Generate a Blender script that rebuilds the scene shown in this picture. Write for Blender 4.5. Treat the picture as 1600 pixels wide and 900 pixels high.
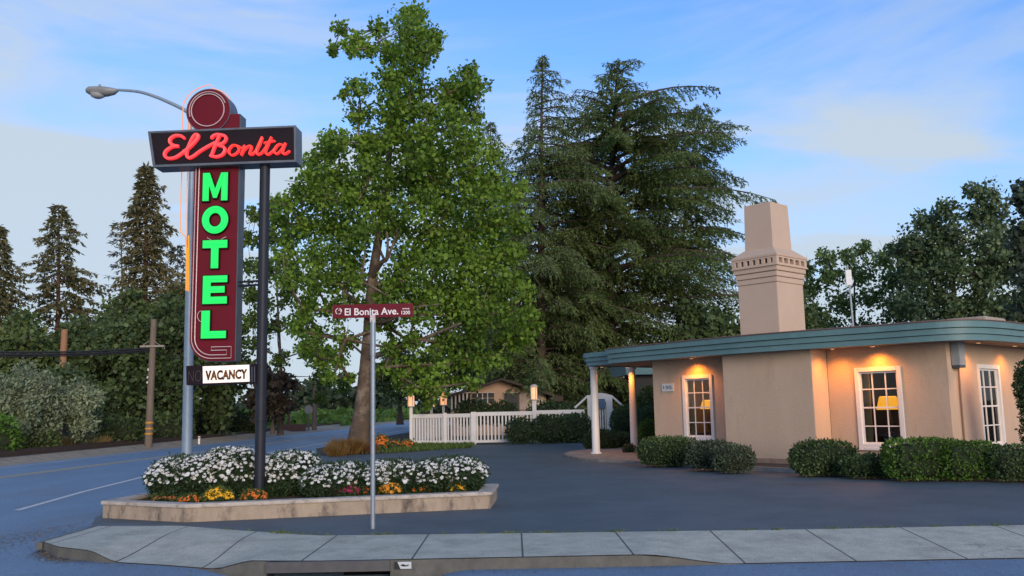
import bpy, bmesh, math, random
import numpy as np
from mathutils import Vector, Matrix
for o in list(bpy.data.objects): bpy.data.objects.remove(o)
S = bpy.context.scene
COL = S.collection
rnd = random.Random(7)
# ------------------------------------------------------------------ camera
F = 1400.0; PITCH = math.atan(188/1400.0); ROLL = 0.02; EYE = 1.65
cr = math.sqrt(1-ROLL*ROLL)
fw = Vector((0, math.cos(PITCH), math.sin(PITCH)))
_r = Vector((1, 0, 0)); _u = Vector((0, -math.sin(PITCH), math.cos(PITCH)))
rt = _r*cr-_u*ROLL; up = _u*cr+_r*ROLL
cam = bpy.data.objects.new('camera', bpy.data.cameras.new('camera')); COL.objects.link(cam)
M4 = Matrix((rt, up, -fw)).transposed().to_4x4(); M4.translation = Vector((0, 0, EYE)); cam.matrix_world = M4
cam.data.sensor_width = 36; cam.data.lens = 36*F/1600; cam.data.clip_end = 3000; cam.data.clip_start = .1
S.camera = cam
def ray(x, y): return fw+rt*((x-800)/F)+up*((450-y)/F)
def at(x, y, z=0.0):
    d = ray(x, y); t = (z-EYE)/d.z; return Vector((0, 0, EYE))+d*t
def atY(x, y, Y):
    d = ray(x, y); return Vector((0, 0, EYE))+d*(Y/d.y)
# ------------------------------------------------------------------ sky, sun, exposure
SUN_EL, SUN_AZ = math.radians(12), math.radians(163)     # azimuth clockwise from +Y (ahead): to the right and behind
W = bpy.data.worlds.new('World'); S.world = W; W.use_nodes = True
nt = W.node_tree; nt.nodes.clear(); N = nt.nodes.new; Lk = nt.links.new
out = N('ShaderNodeOutputWorld'); bg = N('ShaderNodeBackground'); Lk(bg.outputs[0], out.inputs[0])
sky = N('ShaderNodeTexSky'); sky.sky_type = 'NISHITA'; sky.sun_disc = False
sky.sun_elevation = SUN_EL; sky.sun_rotation = SUN_AZ; sky.air_density = 1.0; sky.dust_density = .6; sky.ozone_density = 2.5
tc = N('ShaderNodeTexCoord'); sep = N('ShaderNodeSeparateXYZ'); Lk(tc.outputs['Generated'], sep.inputs[0])
def wmath(op, a, b=None, c=None):
    n = N('ShaderNodeMath'); n.operation = op
    for i, v in enumerate((a, b, c)):
        if v is None: continue
        if isinstance(v, (int, float)): n.inputs[i].default_value = v
        else: Lk(v, n.inputs[i])
    return n.outputs[0]
mp = N('ShaderNodeMapping'); mp.inputs['Scale'].default_value = (1.1, 1.1, 4.6); mp.inputs['Location'].default_value = (.35, 0, .2); mp.inputs['Rotation'].default_value = (0, .12, 0)
Lk(tc.outputs['Generated'], mp.inputs[0])
n1 = N('ShaderNodeTexNoise'); n1.inputs['Scale'].default_value = 1.5; n1.inputs['Detail'].default_value = 7; n1.inputs['Roughness'].default_value = .5; n1.inputs['Distortion'].default_value = .35
Lk(mp.outputs[0], n1.inputs['Vector'])
cr1 = N('ShaderNodeMapRange'); cr1.interpolation_type = 'SMOOTHSTEP'; cr1.inputs[1].default_value = .40; cr1.inputs[2].default_value = .60; Lk(n1.outputs[0], cr1.inputs[0])
hz = N('ShaderNodeMapRange'); hz.interpolation_type = 'SMOOTHSTEP'; hz.inputs[1].default_value = .47; hz.inputs[2].default_value = -.02; Lk(wmath('ADD', wmath('MULTIPLY_ADD', n1.outputs[0], -.42, .21), wmath('MULTIPLY_ADD', sep.outputs[0], .04, sep.outputs[2])), hz.inputs[0])
veil = wmath('MULTIPLY', hz.outputs[0], .92)
cf = wmath('MULTIPLY', cr1.outputs[0], wmath('MULTIPLY_ADD', hz.outputs[0], .45, .12))
mp2 = N('ShaderNodeMapping'); mp2.inputs['Scale'].default_value = (1.3, 1.3, 7.0); mp2.inputs['Location'].default_value = (2.3, 1.1, .6); mp2.inputs['Rotation'].default_value = (0, -.16, .3); Lk(tc.outputs['Generated'], mp2.inputs[0])
n2 = N('ShaderNodeTexNoise'); n2.inputs['Scale'].default_value = 1.4; n2.inputs['Detail'].default_value = 8; n2.inputs['Roughness'].default_value = .55; n2.inputs['Distortion'].default_value = .6; Lk(mp2.outputs[0], n2.inputs['Vector'])
w2 = N('ShaderNodeMapRange'); w2.interpolation_type = 'SMOOTHSTEP'; w2.inputs[1].default_value = .40; w2.inputs[2].default_value = .62; Lk(n2.outputs[0], w2.inputs[0])
cf = wmath('ADD', cf, wmath('MULTIPLY', w2.outputs[0], wmath('MULTIPLY_ADD', hz.outputs[0], 1.0, .42)))
fac = wmath('MAXIMUM', veil, wmath('MINIMUM', wmath('ADD', wmath('MULTIPLY', veil, .85), cf), .95))
tint = N('ShaderNodeMix'); tint.data_type = 'RGBA'; tint.blend_type = 'MULTIPLY'; tint.inputs[0].default_value = 1
Lk(sky.outputs[0], tint.inputs[6]); tint.inputs[7].default_value = (.60, .80, 1.12, 1)
mx = N('ShaderNodeMix'); mx.data_type = 'RGBA'; Lk(fac, mx.inputs[0]); Lk(tint.outputs[2], mx.inputs[6]); mx.inputs[7].default_value = (2.12, 2.46, 2.80, 1)
Lk(mx.outputs[2], bg.inputs[0]); bg.inputs[1].default_value = .12
sl = bpy.data.lights.new('sun', 'SUN'); sl.energy = 1.15; sl.angle = math.radians(28); sl.color = (1, .80, .62)
so = bpy.data.objects.new('sun', sl); COL.objects.link(so); so.location = (30, -20, 30)
sd = Vector((math.sin(SUN_AZ)*math.cos(SUN_EL), math.cos(SUN_AZ)*math.cos(SUN_EL), math.sin(SUN_EL)))
so.rotation_euler = sd.to_track_quat('Z', 'Y').to_euler()
S.view_settings.view_transform = 'Standard'; S.view_settings.look = 'None'; S.view_settings.exposure = 1.2; S.view_settings.gamma = 1
S.render.engine = 'CYCLES'; S.cycles.max_bounces = 5; S.cycles.transparent_max_bounces = 12; S.cycles.diffuse_bounces = 3
# ------------------------------------------------------------------ materials
MATS = {}
def mat(name, c, c2=None, rough=.8, scale=4.0, bump=0.0, bscale=60.0, metal=0.0, emit=None, es=0.0, spec=.5, stain=None, stain_s=1.5, stain_r=(.55, .72), stretch=(1, 1, 1), crack=0, grit=0):
    if name in MATS: return MATS[name]
    m = bpy.data.materials.new(name); m.use_nodes = True; t = m.node_tree; p = t.nodes['Principled BSDF']
    p.inputs['Roughness'].default_value = rough; p.inputs['Metallic'].default_value = metal; p.inputs['Specular IOR Level'].default_value = spec
    g = t.nodes.new('ShaderNodeNewGeometry'); mpn = t.nodes.new('ShaderNodeMapping'); t.links.new(g.outputs['Position'], mpn.inputs[0]); mpn.inputs['Scale'].default_value = stretch
    c2 = c2 or tuple(v*.8 for v in c)
    nn = t.nodes.new('ShaderNodeTexNoise'); nn.inputs['Scale'].default_value = scale; nn.inputs['Detail'].default_value = 6; nn.inputs['Roughness'].default_value = .65
    t.links.new(mpn.outputs[0], nn.inputs['Vector'])
    r = t.nodes.new('ShaderNodeMapRange'); r.inputs[1].default_value = .3; r.inputs[2].default_value = .7; t.links.new(nn.outputs[0], r.inputs[0])
    x = t.nodes.new('ShaderNodeMix'); x.data_type = 'RGBA'; t.links.new(r.outputs[0], x.inputs[0])
    x.inputs[6].default_value = (*c, 1); x.inputs[7].default_value = (*c2, 1); last = x.outputs[2]
    if stain:
        n2 = t.nodes.new('ShaderNodeTexNoise'); n2.inputs['Scale'].default_value = stain_s; n2.inputs['Detail'].default_value = 8; n2.inputs['Roughness'].default_value = .7; t.links.new(mpn.outputs[0], n2.inputs['Vector'])
        r2 = t.nodes.new('ShaderNodeMapRange'); r2.inputs[1].default_value = stain_r[0]; r2.inputs[2].default_value = stain_r[1]; t.links.new(n2.outputs[0], r2.inputs[0])
        x2 = t.nodes.new('ShaderNodeMix'); x2.data_type = 'RGBA'; t.links.new(r2.outputs[0], x2.inputs[0]); t.links.new(last, x2.inputs[6]); x2.inputs[7].default_value = (*stain, 1); last = x2.outputs[2]
    if crack:
        vo = t.nodes.new('ShaderNodeTexVoronoi'); vo.feature = 'DISTANCE_TO_EDGE'; vo.inputs['Scale'].default_value = crack; n5 = t.nodes.new('ShaderNodeTexNoise'); n5.inputs['Scale'].default_value = crack*3; n5.inputs['Detail'].default_value = 4; t.links.new(g.outputs['Position'], n5.inputs['Vector'])
        ad = t.nodes.new('ShaderNodeMixRGB'); ad.inputs[0].default_value = .25/crack**.5; t.links.new(g.outputs['Position'], ad.inputs[1]); va = t.nodes.new('ShaderNodeVectorMath'); va.operation = 'MULTIPLY_ADD'; t.links.new(n5.outputs['Color'], va.inputs[0]); va.inputs[1].default_value = (.8/crack,)*3; t.links.new(g.outputs['Position'], va.inputs[2]); t.links.new(va.outputs[0], vo.inputs['Vector']); t.nodes.remove(ad)
        r5 = t.nodes.new('ShaderNodeMapRange'); r5.inputs[1].default_value = .0; r5.inputs[2].default_value = .012*crack; r5.inputs[3].default_value = .8; r5.inputs[4].default_value = 0; t.links.new(vo.outputs['Distance'], r5.inputs[0])
        n6 = t.nodes.new('ShaderNodeTexNoise'); n6.inputs['Scale'].default_value = crack*.9; t.links.new(g.outputs['Position'], n6.inputs['Vector']); r6 = t.nodes.new('ShaderNodeMapRange'); r6.inputs[1].default_value = .48; r6.inputs[2].default_value = .58; t.links.new(n6.outputs[0], r6.inputs[0])
        mm = t.nodes.new('ShaderNodeMath'); mm.operation = 'MULTIPLY'; t.links.new(r5.outputs[0], mm.inputs[0]); t.links.new(r6.outputs[0], mm.inputs[1])
        x5 = t.nodes.new('ShaderNodeMix'); x5.data_type = 'RGBA'; t.links.new(mm.outputs[0], x5.inputs[0]); t.links.new(last, x5.inputs[6]); x5.inputs[7].default_value = (*[v*.35 for v in c], 1); last = x5.outputs[2]
    if grit:
        n7 = t.nodes.new('ShaderNodeTexNoise'); n7.inputs['Scale'].default_value = 45; n7.inputs['Detail'].default_value = 3; n7.inputs['Roughness'].default_value = .8; t.links.new(g.outputs['Position'], n7.inputs['Vector'])
        r7 = t.nodes.new('ShaderNodeMapRange'); r7.inputs[1].default_value = .35; r7.inputs[2].default_value = .65; r7.inputs[3].default_value = 1-grit; r7.inputs[4].default_value = 1+grit; t.links.new(n7.outputs[0], r7.inputs[0])
        x7 = t.nodes.new('ShaderNodeVectorMath'); x7.operation = 'SCALE'; t.links.new(last, x7.inputs[0]); t.links.new(r7.outputs[0], x7.inputs['Scale']); last = x7.outputs[0]
    t.links.new(last, p.inputs['Base Color'])
    if bump:
        n3 = t.nodes.new('ShaderNodeTexNoise'); n3.inputs['Scale'].default_value = bscale; n3.inputs['Detail'].default_value = 4; t.links.new(g.outputs['Position'], n3.inputs['Vector'])
        b = t.nodes.new('ShaderNodeBump'); b.inputs['Strength'].default_value = bump; b.inputs['Distance'].default_value = .02; t.links.new(n3.outputs[0], b.inputs['Height']); t.links.new(b.outputs[0], p.inputs['Normal'])
    if emit: p.inputs['Emission Color'].default_value = (*emit, 1); p.inputs['Emission Strength'].default_value = es
    MATS[name] = m; m['last'] = 0
    return m
def leafmat(name, a, b, trans=.25, nscale=.5):
    """leaf colour varies leaf by leaf (attribute v) and branch by branch (noise)"""
    if name in MATS: return MATS[name]
    m = bpy.data.materials.new(name); m.use_nodes = True; t = m.node_tree; p = t.nodes['Principled BSDF']
    at_ = t.nodes.new('ShaderNodeAttribute'); at_.attribute_name = 'v'
    g = t.nodes.new('ShaderNodeNewGeometry'); nn = t.nodes.new('ShaderNodeTexNoise'); nn.inputs['Scale'].default_value = nscale; nn.inputs['Detail'].default_value = 3; t.links.new(g.outputs['Position'], nn.inputs['Vector'])
    ad = t.nodes.new('ShaderNodeMath'); ad.operation = 'MULTIPLY_ADD'; t.links.new(nn.outputs[0], ad.inputs[0]); ad.inputs[1].default_value = 1.6; ad.inputs[2].default_value = -.75
    a2 = t.nodes.new('ShaderNodeMath'); a2.operation = 'MULTIPLY_ADD'; a2.use_clamp = True; t.links.new(at_.outputs['Fac'], a2.inputs[0]); a2.inputs[1].default_value = .9; t.links.new(ad.outputs[0], a2.inputs[2])
    x = t.nodes.new('ShaderNodeMix'); x.data_type = 'RGBA'; t.links.new(a2.outputs[0], x.inputs[0]); x.inputs[6].default_value = (*a, 1); x.inputs[7].default_value = (*b, 1)
    t.links.new(x.outputs[2], p.inputs['Base Color']); p.inputs['Roughness'].default_value = .55; p.inputs['Specular IOR Level'].default_value = .3
    tr = t.nodes.new('ShaderNodeBsdfTranslucent'); t.links.new(x.outputs[2], tr.inputs[0])
    ms = t.nodes.new('ShaderNodeMixShader'); ms.inputs[0].default_value = trans; t.links.new(p.outputs[0], ms.inputs[1]); t.links.new(tr.outputs[0], ms.inputs[2])
    t.links.new(ms.outputs[0], t.nodes['Material Output'].inputs[0]); MATS[name] = m
    return m
def glassmat():
    m = bpy.data.materials.new('window_glass'); m.use_nodes = True; t = m.node_tree; t.nodes.clear()
    o = t.nodes.new('ShaderNodeOutputMaterial'); a = t.nodes.new('ShaderNodeBsdfTransparent'); a.inputs[0].default_value = (.9, .92, .9, 1); b = t.nodes.new('ShaderNodeBsdfGlossy'); b.inputs['Roughness'].default_value = .03
    f = t.nodes.new('ShaderNodeFresnel'); f.inputs[0].default_value = 1.33; x = t.nodes.new('ShaderNodeMixShader')
    t.links.new(f.outputs[0], x.inputs[0]); t.links.new(a.outputs[0], x.inputs[1]); t.links.new(b.outputs[0], x.inputs[2]); t.links.new(x.outputs[0], o.inputs[0]); return m
def emat(name, c, s):
    return mat(name, tuple(v*.3 for v in c), tuple(v*.3 for v in c), rough=.4, emit=c, es=s)
# ------------------------------------------------------------------ mesh helpers
def root_loc(p):
    while p is not None and p.parent is not None: p = p.parent
    return p.location if p is not None else Vector((0, 0, 0))
def tag(o, label=None, cat=None, group=None, kind=None):
    if label: o['label'] = label
    if cat: o['category'] = cat
    if group: o['group'] = group
    if kind: o['kind'] = kind
    return o
def thing(name, loc, label, cat, group=None):
    o = bpy.data.objects.new(name, None); COL.objects.link(o); o.location = Vector(loc); o.empty_display_size = .2
    return tag(o, label, cat, group)
def link(name, me, m, parent):
    if m is not None: me.materials.append(m)
    o = bpy.data.objects.new(name, me); COL.objects.link(o)
    if parent is not None:
        o.parent = parent; L0 = root_loc(parent); me.transform(Matrix.Translation(-L0))
    return o
class MB:
    def __init__(s): s.v = []; s.f = []
    def add(s, vs, fs):
        b = len(s.v); s.v += [tuple(v) for v in vs]; s.f += [tuple(i+b for i in f) for f in fs]; return s
    def box(s, c, ax, ay, az):
        """centre and three half-axis vectors"""
        c, ax, ay, az = map(Vector, (c, ax, ay, az))
        vs = [c+ax*i+ay*j+az*k for k in (-1, 1) for j in (-1, 1) for i in (-1, 1)]
        return s.add(vs, [(0, 2, 3, 1), (4, 5, 7, 6), (0, 1, 5, 4), (2, 6, 7, 3), (0, 4, 6, 2), (1, 3, 7, 5)])
    def abox(s, x0, x1, y0, y1, z0, z1):
        return s.box(((x0+x1)/2, (y0+y1)/2, (z0+z1)/2), ((x1-x0)/2, 0, 0), (0, (y1-y0)/2, 0), (0, 0, (z1-z0)/2))
    def tube(s, pts, rad, n=8, cap=True):
        pts = [Vector(p) for p in pts]; k = len(pts)
        if not isinstance(rad, (list, tuple)): rad = [rad]*k
        vs = []; a = None
        for i, p in enumerate(pts):
            d = (pts[min(i+1, k-1)]-pts[max(i-1, 0)]).normalized()
            if a is None: a = d.orthogonal().normalized()
            a = (a-d*a.dot(d))
            a = a.normalized() if a.length > 1e-6 else d.orthogonal().normalized()
            b = d.cross(a)
            vs += [p+(a*math.cos(2*math.pi*j/n)+b*math.sin(2*math.pi*j/n))*rad[i] for j in range(n)]
        fs = [(i*n+j, i*n+(j+1) % n, (i+1)*n+(j+1) % n, (i+1)*n+j) for i in range(k-1) for j in range(n)]
        if cap: fs += [tuple(range(n))[::-1], tuple((k-1)*n+j for j in range(n))]
        return s.add(vs, fs)
    def prism(s, poly, z0, z1):
        n = len(poly); vs = [(p[0], p[1], z0) for p in poly]+[(p[0], p[1], z1) for p in poly]
        return s.add(vs, [tuple(range(n))[::-1], tuple(range(n, 2*n))]+[(i, (i+1) % n, n+(i+1) % n, n+i) for i in range(n)])
    def slab(s, poly, org, e1, e2, e3, t):
        """polygon in plane (org,e1,e2), thickness t along e3"""
        org, e1, e2, e3 = map(Vector, (org, e1, e2, e3)); n = len(poly)
        vs = [org+e1*p[0]+e2*p[1] for p in poly]; vs += [v+e3*t for v in vs]
        return s.add(vs, [tuple(range(n)), tuple(range(n, 2*n))[::-1]]+[(i, n+i, n+(i+1) % n, (i+1) % n) for i in range(n)])
    def lathe(s, c, prof, n=16):
        c = Vector(c); k = len(prof)
        vs = [c+Vector((r*math.cos(2*math.pi*j/n), r*math.sin(2*math.pi*j/n), z)) for r, z in prof for j in range(n)]
        fs = [(i*n+j, i*n+(j+1) % n, (i+1)*n+(j+1) % n, (i+1)*n+j) for i in range(k-1) for j in range(n)]
        return s.add(vs, fs+[tuple(range(n))[::-1], tuple((k-1)*n+j for j in range(n))])
    def build(s, name, m, parent=None, smooth=False, bevel=0.0):
        me = bpy.data.meshes.new(name); me.from_pydata(s.v, [], s.f)
        bm = bmesh.new(); bm.from_mesh(me)
        bmesh.ops.recalc_face_normals(bm, faces=bm.faces)
        if bevel:
            es = [e for e in bm.edges if len(e.link_faces) == 2 and e.calc_face_angle(0) > .5]
            bmesh.ops.bevel(bm, geom=es, offset=bevel, segments=2, affect='EDGES', clamp_overlap=True)
        bm.to_mesh(me); bm.free()
        if smooth:
            me.shade_smooth(); me.set_sharp_from_angle(angle=math.radians(40))
        return link(name, me, m, parent)
def sheet(name, poly, z, m, parent=None, kind='structure'):
    """flat polygon; z is a number"""
    bm = bmesh.new(); vs = [bm.verts.new((p[0], p[1], z)) for p in poly]
    es = [bm.edges.new((vs[i], vs[(i+1) % len(vs)])) for i in range(len(vs))]
    bmesh.ops.triangle_fill(bm, edges=es, use_beauty=True, normal=(0, 0, 1)); bmesh.ops.recalc_face_normals(bm, faces=bm.faces)
    for f in bm.faces:
        if f.normal.z < 0: f.normal_flip()
    me = bpy.data.meshes.new(name); bm.to_mesh(me); bm.free()
    o = link(name, me, m, parent)
    if kind: o['kind'] = kind
    return o
def gridmesh(name, xs, ys, zf, m, keep=None, kind='structure'):
    vs = [(x, y, zf(x, y)) for y in ys for x in xs]; n = len(xs)
    fs = [(j*n+i, j*n+i+1, (j+1)*n+i+1, (j+1)*n+i) for j in range(len(ys)-1) for i in range(n-1)
          if keep is None or keep((xs[i]+xs[i+1])/2, (ys[j]+ys[j+1])/2)]
    me = bpy.data.meshes.new(name); me.from_pydata(vs, [], fs); me.shade_smooth()
    o = link(name, me, m, None); o['kind'] = kind; return o
def sm(x):
    x = max(0.0, min(1.0, x)); return x*x*(3-2*x)
def text(name, body, size, org, e1, e2, nrm, m, parent, bold=0.0, depth=.004, sx=1.0, fit=None, space=1.0):
    """letters standing on a surface: org = lower left corner"""
    cu = bpy.data.curves.new(name, 'FONT'); cu.body = body; cu.size = size; cu.offset = bold; cu.extrude = depth; cu.space_character = space; cu.resolution_u = 4
    to = bpy.data.objects.new('tmp', cu); COL.objects.link(to)
    bpy.context.view_layer.update()
    me = bpy.data.meshes.new_from_object(to); bpy.data.objects.remove(to); bpy.data.curves.remove(cu)
    co = [v.co.copy() for v in me.vertices]; x0 = min(c.x for c in co); x1 = max(c.x for c in co); y0 = min(c.y for c in co); y1 = max(c.y for c in co)
    org, e1, e2, nrm = map(Vector, (org, e1, e2, nrm))
    kx, ky = (fit[0]/(x1-x0), fit[1]/(y1-y0)) if fit else (sx, 1)
    for v, c in zip(me.vertices, co): v.co = org+e1*((c.x-x0)*kx)+e2*((c.y-y0)*ky)+nrm*(c.z+depth)
    me.name = name
    return link(name, me, m, parent)
def smooth_path(pts, n=6):
    P = [Vector(p) for p in pts]; o = []
    for i in range(len(P)-1):
        p0, p1, p2, p3 = P[max(i-1, 0)], P[i], P[i+1], P[min(i+2, len(P)-1)]
        for k in range(n):
            t = k/n; o.append(.5*((2*p1)+(p2-p0)*t+(2*p0-5*p1+4*p2-p3)*t*t+(3*p1-p0-3*p2+p3)*t**3))
    o.append(P[-1]); return o
# ------------------------------------------------------------------ foliage helpers
def rng(seed): return np.random.default_rng(seed)
def unit(a): return a/np.maximum(np.linalg.norm(a, axis=1, keepdims=True), 1e-9)
def leaves(name, P, A, Wd, L, wd, m, parent, V=None, kite=.45):
    """P base points, A long axes (unit), Wd side axes, L lengths, wd half widths"""
    n = len(P); L = np.asarray(L).reshape(-1, 1); wd = np.asarray(wd).reshape(-1, 1)
    mid = P+A*L*kite
    co = np.empty((n, 4, 3), np.float32); co[:, 0] = P; co[:, 1] = mid+Wd*wd; co[:, 2] = P+A*L; co[:, 3] = mid-Wd*wd
    co = co.reshape(-1, 3)-np.array(root_loc(parent), np.float32)
    me = bpy.data.meshes.new(name); me.vertices.add(4*n); me.vertices.foreach_set('co', co.ravel())
    me.loops.add(4*n); me.loops.foreach_set('vertex_index', np.arange(4*n, dtype=np.int32))
    me.polygons.add(n); me.polygons.foreach_set('loop_start', np.arange(0, 4*n, 4, dtype=np.int32))
    me.update(calc_edges=True)
    a = me.attributes.new('v', 'FLOAT', 'FACE'); a.data.foreach_set('value', (V if V is not None else rng(n).random(n)).astype(np.float32))
    me.materials.append(m); o = bpy.data.objects.new(name, me); COL.objects.link(o); o.parent = parent
    return o
def scatter(P, seed, L, w, name, m, parent, up=.35, jit=.5, V=None, Nrm=None):
    """randomly turned leaves at the points P"""
    g = rng(seed); n = len(P); A = g.normal(size=(n, 3))
    if Nrm is not None: A = A+Nrm*1.0
    A[:, 2] -= up; A = unit(A); Wd = unit(np.cross(A, g.normal(size=(n, 3))))
    k = 1+jit*g.uniform(-1, 1, n)
    return leaves(name, P, A, Wd, L*k, w*k, m, parent, V)
def bez(a, b, c, n=6):
    return [a*(1-t)**2+b*(2*t*(1-t))+c*t*t for t in [i/n for i in range(n+1)]]
BARK = dict(c=(.13, .095, .07), c2=(.07, .05, .038), rough=.9, scale=6, bump=.6, bscale=25)
def blob_tree(name, label, base, Y, blobs, trunk, tr, lm, leaf=(.24, .09), dens=1.0, seed=1, depth=3.0, group=None, cat='tree', bark=None, layers=2, branch_every=1):
    """crown of leafy boughs: each bough has its own spot, size and distance; limbs run to them from the trunk"""
    g = rng(seed); T = thing(name, base, label, cat, group)
    tp = [Vector(p) for p in trunk]
    cs = []
    cx = sum(b[0] for b in blobs)/len(blobs); hw = max(abs(b[0]-cx) for b in blobs)+20
    for (px, py, r) in blobs:
        k = math.sqrt(max(.1, 1-((px-cx)/hw)**2))
        for l in range(layers):
            dy = depth*k*(g.uniform(-.9, -.1) if l == 0 else g.uniform(.1, .9)) if l < 2 else depth*k*g.uniform(-.5, .5)
            jx, jy = (0, 0) if l == 0 else g.uniform(-.35, .35, 2)*r
            y = Y+dy; cs.append((atY(px+jx, py+jy, y), r*y/F))
    mb = MB(); n = len(tp)
    rad = [tr*(1-.88*(i/(n-1))**.8) for i in range(n)]; rad[0] = tr*1.35; mb.tube(tp, rad, 12)
    bk = mat(*(bark if bark else ('bark_brown',)), **({} if bark and len(bark) > 1 else BARK)) if not isinstance(bark, bpy.types.Material) else bark
    mb.build('trunk', bk, T, smooth=True)
    mb = MB()
    nodes = [(tp[k].lerp(tp[k+1], q), .0) for k in range(n-1) for q in (0, .25, .5, .75) if tp[k].lerp(tp[k+1], q).z > tp[0].z+.27*(tp[-1].z-tp[0].z)]
    def dtr(c): return min((c-q[0]).length for q in nodes[:ntr])
    ntr = len(nodes); order = sorted(cs, key=lambda cr_: dtr(cr_[0])); dmax = max(dtr(c) for c, r in cs)+.5
    for i, (c, r) in enumerate(order):
        dc = dtr(c); best = min(nodes, key=lambda q: (q[0]-c).length+max(0, q[0].z-c.z)*.8+(.6 if q[1] == 0 else 0)); st = best[0]
        nodes.append((c, dc))
        hf = 1-.72*max(0, min(1, (c.z-tp[0].z)/(tp[-1].z-tp[0].z))); ra = tr*.24*hf*(1-min(best[1], dmax)/dmax)**.8+.018; rb2 = max(.012, tr*.2*hf*(1-dc/dmax)**.8)
        midp = st.lerp(c, .5)+Vector((g.uniform(-.25, .25), g.uniform(-.25, .25), g.uniform(-.3, .25)))*min(1, (c-st).length*.4)
        mb.tube(bez(st, midp, c, 5), [ra+(rb2-ra)*t/5 for t in range(6)], 5, False)
        for _ in range(3):
            e = c+Vector(g.normal(size=3))*r*.6; mb.tube([c, c.lerp(e, .5), e], [rb2*.6, rb2*.35, .008], 4, False)
    mb.build('branches', bk, T, smooth=True)
    P = []
    for c, r in cs:
        area = r*r; ns = max(4, int(9*area*1.3+5))
        sc = unit(g.normal(size=(ns, 3)))*(r*g.uniform(.35, 1.0, (ns, 1)))*np.array([1, 1, .85])+np.array(c)
        tot = int(dens*area*7.5/(leaf[0]*leaf[1])+20); which = g.integers(0, ns, tot)
        P.append(sc[which]+np.clip(g.normal(size=(tot, 3)), -1.6, 1.6)*(min(.26*r, .34)+.03))
    P = np.concatenate(P); scatter(P, seed+5, leaf[0], leaf[1], 'foliage', lm, T, up=.4)
    return T
def auto_blobs(cx, cy, rx, ry, n, r, seed, flat=0):
    g = rng(seed); o = []
    for i in range(n):
        a = g.uniform(0, 2*math.pi); q = math.sqrt(g.uniform(0, 1)); s = g.uniform(.7, 1.25)
        o.append((cx+rx*q*math.cos(a), cy+ry*q*math.sin(a), r*s*(1.15-.4*q)))
    return o
def conifer(name, label, base, H, tr, prof, nb, lm, bark, seed, zmin=.12, rise=.1, droop=.25, twig=.30, leaf=(.34, .045), step=.35, group=None, lean=(0, 0), hang=.25, npt=9, ragged=.25, cat='tree', power=.8):
    """prof(h, side) gives the branch reach at height fraction h; side is -1 left .. 1 right"""
    g = rng(seed); T = thing(name, base, label, cat, group); b = Vector(base)
    tp = [b+Vector((lean[0]*t*t*H, lean[1]*t*t*H, H*t)) for t in [i/12 for i in range(13)]]
    MB().tube(tp, [tr*(1-.95*(i/12)**.85)+.01 for i in range(13)], 10).build('trunk', bark, T, smooth=True)
    br = MB(); Ps = []; As = []; Ws = []; Ls = []; Vs = []
    for i in range(nb):
        h = zmin+(1-zmin)*((i+g.uniform(0, 1))/nb)**power; az = i*2.39996+g.uniform(-.4, .4); ca, sa = math.cos(az), math.sin(az)
        R = prof(h, ca)*(1-ragged*g.random()**2)*(1 if g.random() > .05 else 1.08)
        R *= .62+.38*(.5+.5*math.sin(3*az+h*21+seed))*1.0+.13*math.sin(2*az-h*33+seed*2)
        if R < .12: R = .12
        st = b+Vector((lean[0]*h*h*H, lean[1]*h*h*H, H*h)); sw = g.uniform(-.25, .25)
        up_ = rise+g.uniform(-.08, .08)+.5*max(0, h-.8)*2; k = 7; pts = []
        for j in range(k+1):
            t = j/k; a2 = az+sw*t
            pts.append(st+Vector((math.cos(a2)*R*t, math.sin(a2)*R*t, R*(up_*t-droop*t*t))))
        br.tube(pts, [max(.012, tr*.16*(R/4)**.5)*(1-.85*j/k) for j in range(k+1)], 4, False)
        pa = np.array([list(p) for p in pts]); m_ = max(4, int(R/step))
        for q in range(m_):
            t = .18+.82*(q+g.random())/m_; f = t*k; j = min(int(f), k-1); p = pa[j]+(pa[j+1]-pa[j])*(f-j); d = unit((pa[j+1]-pa[j])[None])[0]
            side = np.cross(d, [0, 0, 1]); side /= np.linalg.norm(side)+1e-9
            for s in (-1, 1):
                tl = twig*R*(1.05-t)*g.uniform(.6, 1.2)+.25; td = d*.75+side*s*.75+np.array([0, 0, -hang*g.uniform(.2, 1.6)]); td /= np.linalg.norm(td)
                nn = max(3, int(npt*tl)); tt = g.uniform(0, 1, nn)
                P = p+td*(tt*tl)[:, None]+np.array([0, 0, -1])*((tt**2)*tl*hang*.8)[:, None]+g.normal(size=(nn, 3))*.035
                A = unit(td+g.normal(size=(nn, 3))*.42+np.array([0, 0, -.15]))
                Ps.append(P); As.append(A); Ws.append(unit(np.cross(A, g.normal(size=(nn, 3))*.6+np.array([0, 0, 1])))); Ls.append(leaf[0]*g.uniform(.6, 1.25, nn)); Vs.append(np.clip(g.uniform(0, .5)+g.uniform(0, .5, nn), 0, 1))
    br.build('branches', bark, T, smooth=True)
    P = np.concatenate(Ps); Lz = np.concatenate(Ls)
    leaves('foliage', P, np.concatenate(As), np.concatenate(Ws), Lz, Lz*0+leaf[1], lm, T, np.concatenate(Vs))
    return T
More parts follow.
